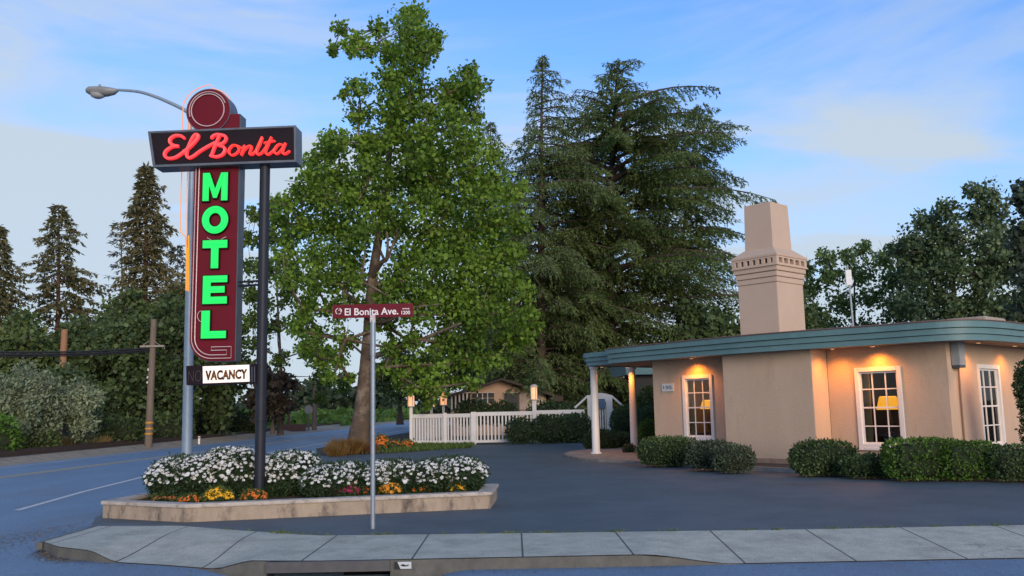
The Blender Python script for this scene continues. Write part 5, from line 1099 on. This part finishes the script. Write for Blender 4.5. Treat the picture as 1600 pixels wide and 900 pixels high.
# ================================================================== TREES
planebark = mat('plane_bark', (.13, .09, .062), (.065, .045, .033), rough=.9, scale=2.2, bump=.5, bscale=20, stain=(.20, .16, .12), stain_s=1.4, stain_r=(.5, .62))
planeleaf = leafmat('plane_leaf', (.058, .122, .018), (.24, .39, .05), .44, .5)
YT = 45.3
def tk(*pts, Y=YT): return [tuple(atY(x, y, Y+dy)) for x, y, dy in pts]
blobs = [(640, 45, 30), (655, 80, 34), (647, 24, 22), (677, 58, 18), (590, 45, 15), (532, 44, 13), (560, 60, 19), (520, 78, 10), (548, 75, 15), (608, 86, 24), (683, 78, 11), (660, 92, 17), (577, 75, 14),
 (602, 117, 21), (637, 121, 27), (560, 139, 19), (540, 146, 9), (652, 145, 24), (614, 148, 25), (563, 180, 21), (608, 180, 31), (642, 178, 24), (668, 165, 12),
 (735, 108, 13), (726, 132, 28), (751, 128, 12), (700, 145, 18), (722, 163, 29), (703, 197, 31), (742, 186, 17), (723, 226, 34), (770, 243, 17), (690, 165, 16), (668, 205, 20), (668, 180, 14),
 (530, 216, 24), (515, 233, 22), (493, 246, 16), (563, 226, 29), (603, 212, 30), (640, 216, 30), (680, 242, 34), (655, 250, 28),
 (492, 272, 22), (530, 276, 34), (580, 270, 34), (630, 275, 34), (682, 285, 36), (730, 270, 34), (775, 278, 20),
 (472, 300, 20), (510, 312, 33), (556, 316, 34), (604, 320, 34), (652, 318, 34), (702, 325, 36), (750, 312, 34), (796, 305, 20), (814, 296, 13), (455, 322, 17), (432, 315, 13),
 (436, 345, 17), (474, 350, 26), (520, 358, 34), (570, 362, 32), (620, 358, 30), (668, 365, 34), (716, 368, 36), (764, 355, 32), (806, 345, 20), (820, 352, 11),
 (444, 392, 20), (492, 398, 28), (540, 402, 32), (640, 405, 32), (688, 410, 34), (738, 408, 36), (784, 398, 26), (806, 392, 14),
 (448, 436, 20), (492, 442, 26), (534, 445, 28), (622, 446, 30), (668, 450, 33), (718, 452, 34), (766, 445, 30), (800, 440, 18), (822, 455, 14),
 (474, 482, 18), (520, 486, 24), (556, 478, 18), (652, 492, 30), (702, 494, 32), (750, 490, 30), (800, 488, 26), (830, 486, 14), (838, 510, 12),
 (500, 524, 18), (540, 530, 18), (640, 532, 20), (690, 535, 26), (740, 530, 22), (796, 526, 24), (826, 525, 15),
 (528, 562, 15), (648, 570, 16), (690, 572, 20), (652, 604, 16), (680, 606, 18), (668, 632, 10), (700, 598, 15), (545, 590, 9), (612, 545, 20), (600, 575, 14), (628, 592, 16), (600, 505, 20), (604, 462, 20), (562, 440, 17), (722, 562, 20), (752, 566, 17), (735, 598, 14), (775, 560, 17), (478, 540, 18), (500, 560, 16), (462, 512, 16), (518, 590, 12)]
blob_tree('plane_tree', 'tall bright green plane tree with mottled trunk rising behind the planter', at(560, 695, 0), YT, blobs,
          tk((560, 698, 0), (566, 640, 0), (572, 580, 0), (577, 520, 0), (579, 470, 0), (584, 420, 0), (592, 370, 0), (600, 310, 0), (608, 250, 0), (612, 190, 0), (625, 130, 0), (642, 60, 0)), .46, planeleaf, leaf=(.21, .078), dens=.95, seed=11, depth=4.2, bark=planebark)
T = bpy.data.objects['plane_tree']
for pts, r in ((tk((583, 430, -.3), (596, 410, -1.2), (605, 404, -1.6), (622, 362, -2.4)), .16), (tk((604, 405, -1.6), (606, 380, -2.2), (604, 362, -2.4)), .08), (tk((601, 407, -1.5), (592, 385, -2.2), (588, 350, -2.6)), .08),
               (tk((575, 560, -.2), (620, 545, -1.0), (665, 528, -2.0), (720, 505, -3)), .17), (tk((578, 505, -.2), (610, 500, -1.5), (640, 482, -2.5), (690, 475, -3.5)), .1), (tk((577, 500, -.2), (555, 470, -1.8), (538, 455, -2.6)), .1)):
    MB().tube(smooth_path([Vector(p) for p in pts], 4), [r*(1-.7*i/12) for i in range((len(pts)-1)*4+1)], 7).build('limb', planebark, T, smooth=True)
# second plane tree behind, thin crown with sky between the leaves
bl2 = [(398, 335, 15), (425, 325, 16), (392, 372, 16), (422, 372, 20), (455, 365, 20), (388, 415, 15), (415, 420, 20), (450, 415, 20), (388, 455, 14), (412, 470, 18), (450, 460, 18), (392, 500, 16), (430, 512, 16), (470, 500, 18), (400, 540, 16), (440, 560, 14), (480, 545, 16), (512, 555, 18), (505, 590, 16), (535, 600, 16), (500, 620, 10), (390, 580, 16), (425, 590, 14)]
blob_tree('plane_tree', 'thin crowned green tree between the sign post and the big plane tree', at(430, 672, 0), 62, bl2, tk((438, 680, 0), (440, 600, 0), (436, 520, 0), (432, 440, 0), (428, 350, 0), Y=62), .18, leafmat('plane_leaf_dull', (.035, .075, .014), (.14, .22, .035), .3, .4), leaf=(.25, .095), dens=.85, seed=12, depth=3.5, bark=planebark)
T = bpy.data.objects['plane_tree.001']
for i, (a, b, c) in enumerate((((450, 300), (478, 278), (503, 255)), ((455, 300), (470, 285), (445, 282)), ((478, 278), (470, 262), (474, 250)), ((440, 310), (460, 296), (492, 292)), ((478, 278), (500, 280), (512, 270)))):
    MB().tube([atY(a[0], a[1], 60), atY(b[0], b[1], 59), atY(c[0], c[1], 58)], [.05, .035, .015], 5).build('bare_twig', planebark, T)
# cedars
cbark = mat('cedar_bark', (.085, .06, .05), (.05, .037, .03), rough=.95, scale=4); cleaf = leafmat('cedar_needles', (.06, .105, .032), (.21, .28, .09), .4, .35); cleaf2 = leafmat('cedar_needles_pale', (.075, .12, .042), (.22, .29, .11), .4, .5)
def prof_px(tabL, tabR, H, Y, ytop, ybase, kk_=1.0):
    def f(h, s):
        py = ybase+(ytop-ybase)*h
        def ip(tab):
            for (a, ra), (b, rb_) in zip(tab, tab[1:]):
                if py <= b: return ra+(rb_-ra)*max(0, (py-a))/(b-a)
            return tab[-1][1]
        l, r_ = ip(tabL), ip(tabR); w = (s+1)/2; return (l*(1-w)+r_*w)*Y/F*kk_
    return f
YC = 64.0
def ctree(name, label, px_top, py_top, px_base, Y, tabL, tabR, **kw):
    b = atY(px_base, 638, Y); b.z = 0; tp_ = atY(px_top, py_top, Y); H = tp_.z; yb = 638+EYE*F/Y
    return conifer(name, label, b, H, kw.pop('tr', .45), prof_px(tabL, tabR, H, Y, py_top, yb, kw.pop('wide', 1.2)), kw.pop('nb', 230), kw.pop('lm', cleaf), cbark, kw.pop('seed', 5), lean=((tp_.x-b.x)/H, 0), **kw)
ctree('cedar_tree', 'widest cedar with flat topped crown and branches reaching to the chimney', 965, 96, 955, YC, [(96, 12), (120, 38), (150, 55), (175, 90), (205, 120), (260, 140), (340, 150), (450, 150), (560, 150), (690, 120)],
      [(96, 30), (104, 62), (135, 44), (160, 80), (175, 150), (195, 190), (235, 228), (300, 256), (340, 248), (400, 240), (470, 245), (560, 230), (690, 180)], nb=250, wide=1.12, seed=21, rise=.40, droop=.40, tr=.6, zmin=.06, twig=.27, npt=22, ragged=.5, leaf=(.30, .042), step=.34, hang=.5, power=.95)
ctree('cedar_tree', 'narrow cedar with a tall pointed spire between the plane tree and the wide cedar', 848, 86, 848, YC-3, [(86, 3), (110, 12), (150, 22), (200, 34), (240, 60), (280, 100), (330, 120), (420, 140), (520, 150), (690, 130)],
      [(86, 3), (110, 18), (118, 40), (150, 52), (190, 85), (240, 110), (300, 135), (400, 150), (520, 160), (690, 130)], nb=240, seed=22, rise=.22, droop=.42, tr=.42, zmin=.06, lm=cleaf2, twig=.28, npt=20, ragged=.4, leaf=(.28, .038), step=.34, power=.95, hang=.5)
ctree('cedar_tree', 'small pale cedar peak half hidden behind the right side of the plane tree', 766, 190, 772, YC+4, [(190, 2), (230, 22), (300, 40), (420, 80), (690, 90)], [(190, 2), (215, 20), (235, 40), (260, 60), (330, 70), (450, 90), (690, 90)], nb=190, twig=.3, ragged=.4, seed=23, rise=.1, droop=.45, lm=cleaf2, npt=9, hang=.5, tr=.35, zmin=.1)
ctree('cedar_tree', 'dark cedar filling the ground behind the entrance columns', 905, 330, 900, YC+2, [(330, 20), (400, 70), (500, 120), (690, 150)], [(330, 20), (400, 70), (500, 110), (690, 130)], nb=220, twig=.3, seed=24, rise=.1, droop=.35, npt=10, tr=.4, zmin=.05, lm=leafmat('cedar_needles_dark', (.03, .05, .028), (.09, .12, .06), .15, .4))
ctree('cedar_tree', 'second leader of the cedars rising left of the chimney', 1095, 165, 1060, YC+1, [(165, 4), (200, 40), (260, 60), (400, 80), (690, 90)], [(165, 6), (185, 50), (235, 85), (300, 105), (400, 110), (500, 90), (690, 70)], nb=130, seed=25, rise=.5, droop=.42, npt=22, twig=.28, tr=.3, zmin=.3, leaf=(.30, .042), ragged=.5, hang=.5)
# redwoods on the left
rbark = mat('redwood_bark', (.15, .085, .055), (.09, .05, .035), rough=.95, scale=3); rleaf = leafmat('redwood_needles', (.09, .105, .045), (.24, .22, .10), .35, .3); rbrown = leafmat('redwood_brown', (.10, .105, .045), (.27, .235, .115), .35, .35); rgrey = leafmat('redwood_sparse', (.08, .085, .07), (.16, .16, .13), .3, .4)
YR = 82.0
RK = dict(wide=1.38, rise=.12, droop=.3, leaf=(.45, .085), step=.45, npt=17, ragged=.4, hang=.35, twig=.30)
cbark = rbark
ctree('redwood_tree', 'redwood with an open tiered crown and visible trunk, second from the left', 92, 319, 86, YR, [(319, 4), (360, 24), (400, 36), (440, 38), (520, 45), (560, 60), (690, 50)], [(319, 4), (345, 20), (370, 32), (400, 22), (420, 60), (450, 64), (540, 70), (690, 60)], nb=120, seed=31, lm=rleaf, tr=.42, zmin=.2, **RK)
ctree('redwood_tree', 'tallest redwood, brown tinged with a dense pointed crown', 229, 259, 222, YR-4, [(259, 4), (300, 16), (320, 34), (380, 30), (430, 38), (500, 50), (690, 60)], [(259, 4), (290, 18), (340, 34), (380, 42), (430, 44), (500, 50), (690, 60)], nb=210, seed=32, lm=rbrown, tr=.5, zmin=.15, **RK)
ctree('redwood_tree', 'thin grey half bare conifer left of the tallest redwood', 188, 346, 190, YR+4, [(346, 4), (375, 20), (420, 26), (690, 40)], [(346, 4), (400, 20), (690, 36)], nb=56, seed=33, lm=rgrey, tr=.25, zmin=.2, rise=.3, droop=.2, leaf=(.5, .07), step=.7, npt=4, ragged=.5)
ctree('redwood_tree', 'faint sparse conifer tucked beside the motel sign tower', 277, 383, 278, YR+4, [(383, 3), (420, 18), (690, 40)], [(383, 3), (420, 20), (690, 44)], nb=80, seed=34, lm=rgrey, tr=.22, zmin=.2, rise=.15, droop=.25, leaf=(.5, .08), step=.6, npt=5, ragged=.4)
ctree('redwood_tree', 'redwood cut off by the left edge of the picture', -3, 352, -6, YR-6, [(352, 6), (400, 30), (500, 50), (690, 60)], [(352, 6), (385, 14), (420, 28), (450, 42), (500, 50), (690, 60)], nb=130, seed=35, lm=rleaf, tr=.45, zmin=.2, **RK)
# broadleaf trees behind the highway
dl = leafmat('dark_tree_leaf', (.03, .055, .02), (.10, .15, .05), .2, .3); dl2 = leafmat('mid_tree_leaf', (.04, .07, .022), (.13, .18, .05), .2, .3); dlo = leafmat('olive_brown_leaf', (.07, .075, .03), (.19, .165, .07), .2, .3)
def auto_tree(label, px, cy, rx, ry, Y, n, r, lm, seed, leaf=(.42, .17), dens=.6, tr=.3, pyb=None, name='broadleaf_tree', depth=3.0, group=None, bark=None, layers=2):
    leaf = (leaf[0]*.75, leaf[1]*.75)
    b = atY(px, 640, Y); b.z = 0; z1 = cy-ry*.5
    yb = 638+EYE*F/Y
    return blob_tree(name, label, b, Y, auto_blobs(px, cy, rx, ry, n, r, seed), [tuple(atY(px+(i-2)*.0, yb+(z1-yb)*i/4, Y)) for i in range(5)], tr, lm, leaf=leaf, dens=dens, seed=seed, depth=depth, group=group, bark=bark, layers=layers)
auto_tree('dark tree mass behind the olive bushes, under the redwoods', 150, 560, 70, 75, 66, 34, 26, dl, 101)
auto_tree('dark green bush hiding the foot of the orange brown pole', 98, 606, 44, 32, 52, 20, 18, dl, 116, leaf=(.32, .12), name='leafy_bush')
auto_tree('dark rounded tree just left of the banded utility pole', 190, 585, 60, 90, 60, 34, 24, dl, 102)
auto_tree('dark broadleaf tree between the utility pole and the sign tower', 268, 570, 45, 100, 60, 34, 24, dl, 103)
auto_tree('olive brown leaved tree showing left of the sign tower foot', 280, 500, 30, 55, 72, 18, 20, dlo, 104)
auto_tree('dark tree filling the gap behind the vacancy box', 345, 570, 45, 95, 64, 34, 23, dl, 105)
auto_tree('mid green tree at the left edge behind the olive bushes', 25, 545, 60, 50, 62, 24, 24, dl2, 106)
auto_tree('low dark tree under the tall redwood', 215, 500, 50, 40, 70, 20, 22, dl2, 107)
auto_tree('brown leaved small tree right of the sign post, beside the road', 426, 618, 34, 44, 57, 24, 15, leafmat('plum_leaf', (.025, .02, .014), (.06, .045, .03), .2, .4), 108, tr=.12)
auto_tree('dark leafy tree hanging over the left of the garden fence', 662, 592, 28, 36, 60, 18, 15, dl2, 109, leaf=(.3, .11), dens=.55)
auto_tree('dark tree behind the house roof', 770, 545, 75, 55, 80, 30, 26, dl, 110)
auto_tree('dark tree behind the house, right side', 860, 590, 60, 50, 84, 26, 24, dl, 111)
auto_tree('dark tree far behind the plane tree trunk', 625, 585, 40, 40, 90, 18, 20, dl2, 112, dens=.5)
# olive bushes
ol = leafmat('olive_leaf', (.11, .145, .085), (.28, .34, .20), .2, .5)
def bigbush(label, px, cy, rx, ry, Y, n, r, lm, seed, leaf=(.26, .055), dens=.75, name='olive_bush'):
    return auto_tree(label, px, cy, rx, ry, Y, n, r, lm, seed, leaf=leaf, dens=dens, tr=.15, name=name, depth=2.2)
bigbush('large grey green olive bush at the left edge', 18, 630, 42, 48, 44, 26, 22, ol, 121); bigbush('grey green olive bush in the middle of the left group', 66, 630, 36, 46, 45, 22, 20, ol, 122); bigbush('grey green olive bush nearest the banded utility pole', 122, 642, 34, 40, 47, 22, 18, ol, 123)
shrub('leafy_bush', 'bright green bush low at the left edge of the picture', [lobe(-30, 26, 652, 716, 0, .7, 2.2)], leafmat('bright_bush_leaf', (.04, .10, .015), (.11, .22, .03), .3, .8), leaf=(.16, .06), dens=.8, seed=124, fuzz=.2)
shrub('leafy_bush', 'dull green bush beside the railway left of the dry grass', [lobe(20, 90, 672, 712, 0, .6, 2.2, 3)], dl2, leaf=(.16, .06), dens=.7, seed=125, fuzz=.2)
shrub('leafy_bush', 'dark undergrowth bush between the dry grass and the utility pole', [lobe(140, 225, 655, 702, 0, .5, 2.3, 4)], dl, leaf=(.2, .07), dens=.7, seed=126, fuzz=.2)
shrub('leafy_bush', 'dark undergrowth bush right of the utility pole base', [lobe(225, 300, 650, 694, 0, .5, 2.3, 4)], dl, leaf=(.2, .07), dens=.7, seed=127, fuzz=.2)
shrub('leafy_bush', 'dark undergrowth bush behind the small signs', [lobe(295, 410, 645, 684, 0, .4, 2.3, 6)], dl, leaf=(.24, .09), dens=.7, seed=128, fuzz=.2)
for i, (px, py) in enumerate(((112, 698), (128, 697), (145, 696), (100, 700), (137, 700))):
    q = at(px, py, 0); grass_tuft('dry_grass_tuft', ('straw coloured tall grass by the railway, left part', 'straw coloured tall grass by the railway, tallest tuft', 'straw coloured tall grass by the railway, right part', 'small straw tuft at the left end by the railway', 'short straw tuft in front by the railway')[i], q.x, q.y+1, .9, .75, 900, drym, 130+i, cat='grass tuft')
# right-hand trees behind the office
YG = 70
rl = leafmat('right_tree_leaf', (.055, .10, .03), (.16, .25, .07), .25, .3)
blob_tree('broadleaf_tree', 'lighter open crowned tree right of the chimney with sky showing through', atY(1330, 640, YG), YG, [(1262, 420, 14), (1290, 405, 16), (1262, 452, 20), (1300, 432, 20), (1325, 400, 14), (1350, 392, 14), (1345, 425, 22), (1385, 405, 18), (1395, 440, 24), (1275, 490, 24), (1320, 475, 22), (1365, 465, 20), (1405, 485, 24), (1300, 520, 26), (1360, 515, 26), (1268, 530, 22), (1420, 420, 18), (1415, 520, 22)],
          [tuple(atY(1335, y, YG)) for y in (672, 600, 540, 480, 430)], .3, rl, leaf=(.27, .10), dens=.9, seed=141, depth=3.5)
blob_tree('broadleaf_tree', 'big dark rounded tree behind the right end of the office roof', atY(1480, 640, YG-8), YG-8, [(1420, 372, 20), (1450, 350, 22), (1478, 330, 20), (1400, 392, 16), (1440, 395, 30), (1490, 370, 34), (1530, 340, 24), (1540, 305, 20), (1520, 300, 12), (1552, 330, 20), (1550, 380, 34), (1480, 420, 36), (1530, 430, 36), (1430, 440, 30), (1420, 480, 30), (1480, 480, 36), (1540, 480, 36), (1450, 515, 30), (1580, 420, 32), (1590, 480, 34), (1580, 380, 22), (1520, 515, 30)],
          [tuple(atY(1490, y, YG-8)) for y in (675, 600, 520, 440, 340)], .45, leafmat('right_dark_leaf', (.045, .08, .038), (.15, .21, .09), .2, .25), leaf=(.27, .10), dens=1.15, seed=142, depth=4)
blob_tree('broadleaf_tree', 'almost black tree cut off by the right edge of the picture', atY(1615, 640, 48), 48, [(1592, 310, 16), (1600, 290, 14), (1610, 340, 30), (1596, 370, 22), (1620, 390, 34), (1604, 430, 26), (1630, 450, 40), (1604, 480, 26), (1640, 350, 40), (1650, 300, 30)],
          [tuple(atY(1630, y, 48)) for y in (685, 600, 500, 400, 320)], .4, leafmat('black_leaf', (.02, .035, .024), (.06, .085, .05), .1, .4), leaf=(.3, .12), dens=.7, seed=143, depth=2.5)
auto_tree('dark tree low behind the office roof left of the big dark tree', 1440, 545, 60, 30, 55, 16, 26, dl, 144)
auto_tree('dark tree low behind the chimney foot', 1230, 520, 55, 45, 62, 22, 24, dl, 145)
auto_tree('dark tree behind the office roof beside the cedar foot', 1110, 520, 60, 50, 60, 24, 26, dl, 146)
# vineyard and far-off wood
vin = leafmat('vine_leaf', (.06, .12, .02), (.16, .27, .05), .35, .2); g = rng(55); P = []
for rx0 in np.arange(-75, 70, 2.4):
    n = 420; y = g.uniform(104, 190, n); P.append(np.stack([rx0+(y-100)*-.05+g.normal(0, .3, n), y, g.uniform(.2, 1.5, n)], 1))
P = np.concatenate(P); P = P[(P[:, 0] < np.array([far_x(v) for v in P[:, 1]])-4) | (P[:, 0] > np.array([near_x(v) for v in P[:, 1]])+8)]
T = scatter(P, 56, .9, .4, 'vineyard', vin, None, up=0); tag(T, 'bright green vineyard rows far beyond the road', 'vineyard', kind='stuff')
g = rng(57); n = 26000; a = g.uniform(-140, 140, n); hgt = 5+3.0*np.sin(a*.11)+1.5*np.sin(a*.37+1)
P = np.stack([a, g.uniform(205, 235, n), g.uniform(0, 1, n)**.8*hgt], 1); T = scatter(P, 58, 1.5, .7, 'distant_wood', leafmat('far_leaf', (.03, .05, .025), (.07, .10, .05), .2, .05), None, up=0); tag(T, 'far-off line of dark green woods beyond the vineyard', 'woods', kind='stuff')

# weeds and litter along the pavement edges
g = rng(77); P = []
for _ in range(46):
    x = g.uniform(-4.5, 7); r = g.uniform(.02, .10); n = int(6+r*260); P.append(np.stack([x+g.normal(0, r, n), np.full(n, back_y(x))+g.normal(0, .012, n), np.full(n, .0)], 1))
P = np.concatenate(P); A = unit(g.normal(size=P.shape)*.8+np.array([0, 0, .8])); o = leaves('weeds', P, A, unit(np.cross(A, g.normal(size=P.shape))), g.uniform(.02, .06, len(P)), np.full(len(P), .006), leafmat('weed_leaf', (.08, .13, .03), (.18, .22, .07), .3, 2), None); tag(o, 'small green weeds in the seam behind the sidewalk', 'weeds', kind='stuff')
n = 3200; x = np.concatenate([g.uniform(-7.6, 6, 1200), g.normal(-6.9, .35, 1200), g.normal(-6.0, .3, 800)]); k = g.random(n) < np.where(x < -4.6, 1, .35); x = x[k]; n = len(x); y = np.array([front_y(v) for v in x])-np.abs(g.normal(0, .16, n))-.05; y = np.where(x < -6.35, 13.1+g.normal(0, .75, n)*(1+.0*x)+(x+6.9)*.8, y)
P = np.stack([x, y, np.array([zcross(a, b) for a, b in zip(x, y)])+.006], 1); A = unit(g.normal(size=(n, 3))*np.array([1, 1, .12])); o = leaves('leaf_litter', P, A, unit(np.cross(A, np.array([0, 0, 1.])+g.normal(size=(n, 3))*.15)), g.uniform(.012, .045, n), np.full(n, .009), leafmat('litter', (.12, .085, .05), (.30, .22, .12), .1, 3), None); tag(o, 'dry leaves and grit lying in the gutter', 'litter', kind='stuff')

# repeats of one kind share a group
GR = {'cedar_tree': 'cedars behind the motel', 'redwood_tree': 'redwoods at the left', 'plane_tree': 'plane trees along the road', 'broadleaf_tree': 'broadleaf trees in the background', 'olive_bush': 'olive bushes beyond the railway',
      'leafy_bush': 'roadside bushes beyond the highway', 'utility_pole': 'wooden utility poles', 'dry_grass_tuft': 'straw coloured grass tufts by the railway', 'grass_tuft': 'grass tufts round the big tree', 'flower_clump': 'orange flower clumps in the tree bed',
      'rounded_hedge': 'hedge clumps along the office wall', 'box_hedge': 'hedge clumps along the office wall', 'low_hedge': 'hedge clumps along the office wall', 'topiary_ball': 'clipped topiary balls', 'low_shrub': 'shrubs by the entrance', 'leafy_shrub': 'shrubs by the entrance',
      'fence_shrub': 'shrubs against the white fence', 'garden_shrub': 'shrubs behind the white fence', 'picket_fence': 'white picket fence runs'}
for o in list(bpy.data.objects):
    b = o.name.split('.')[0]
    if o.parent is None and b in GR and 'group' not in o: o['group'] = GR[b]
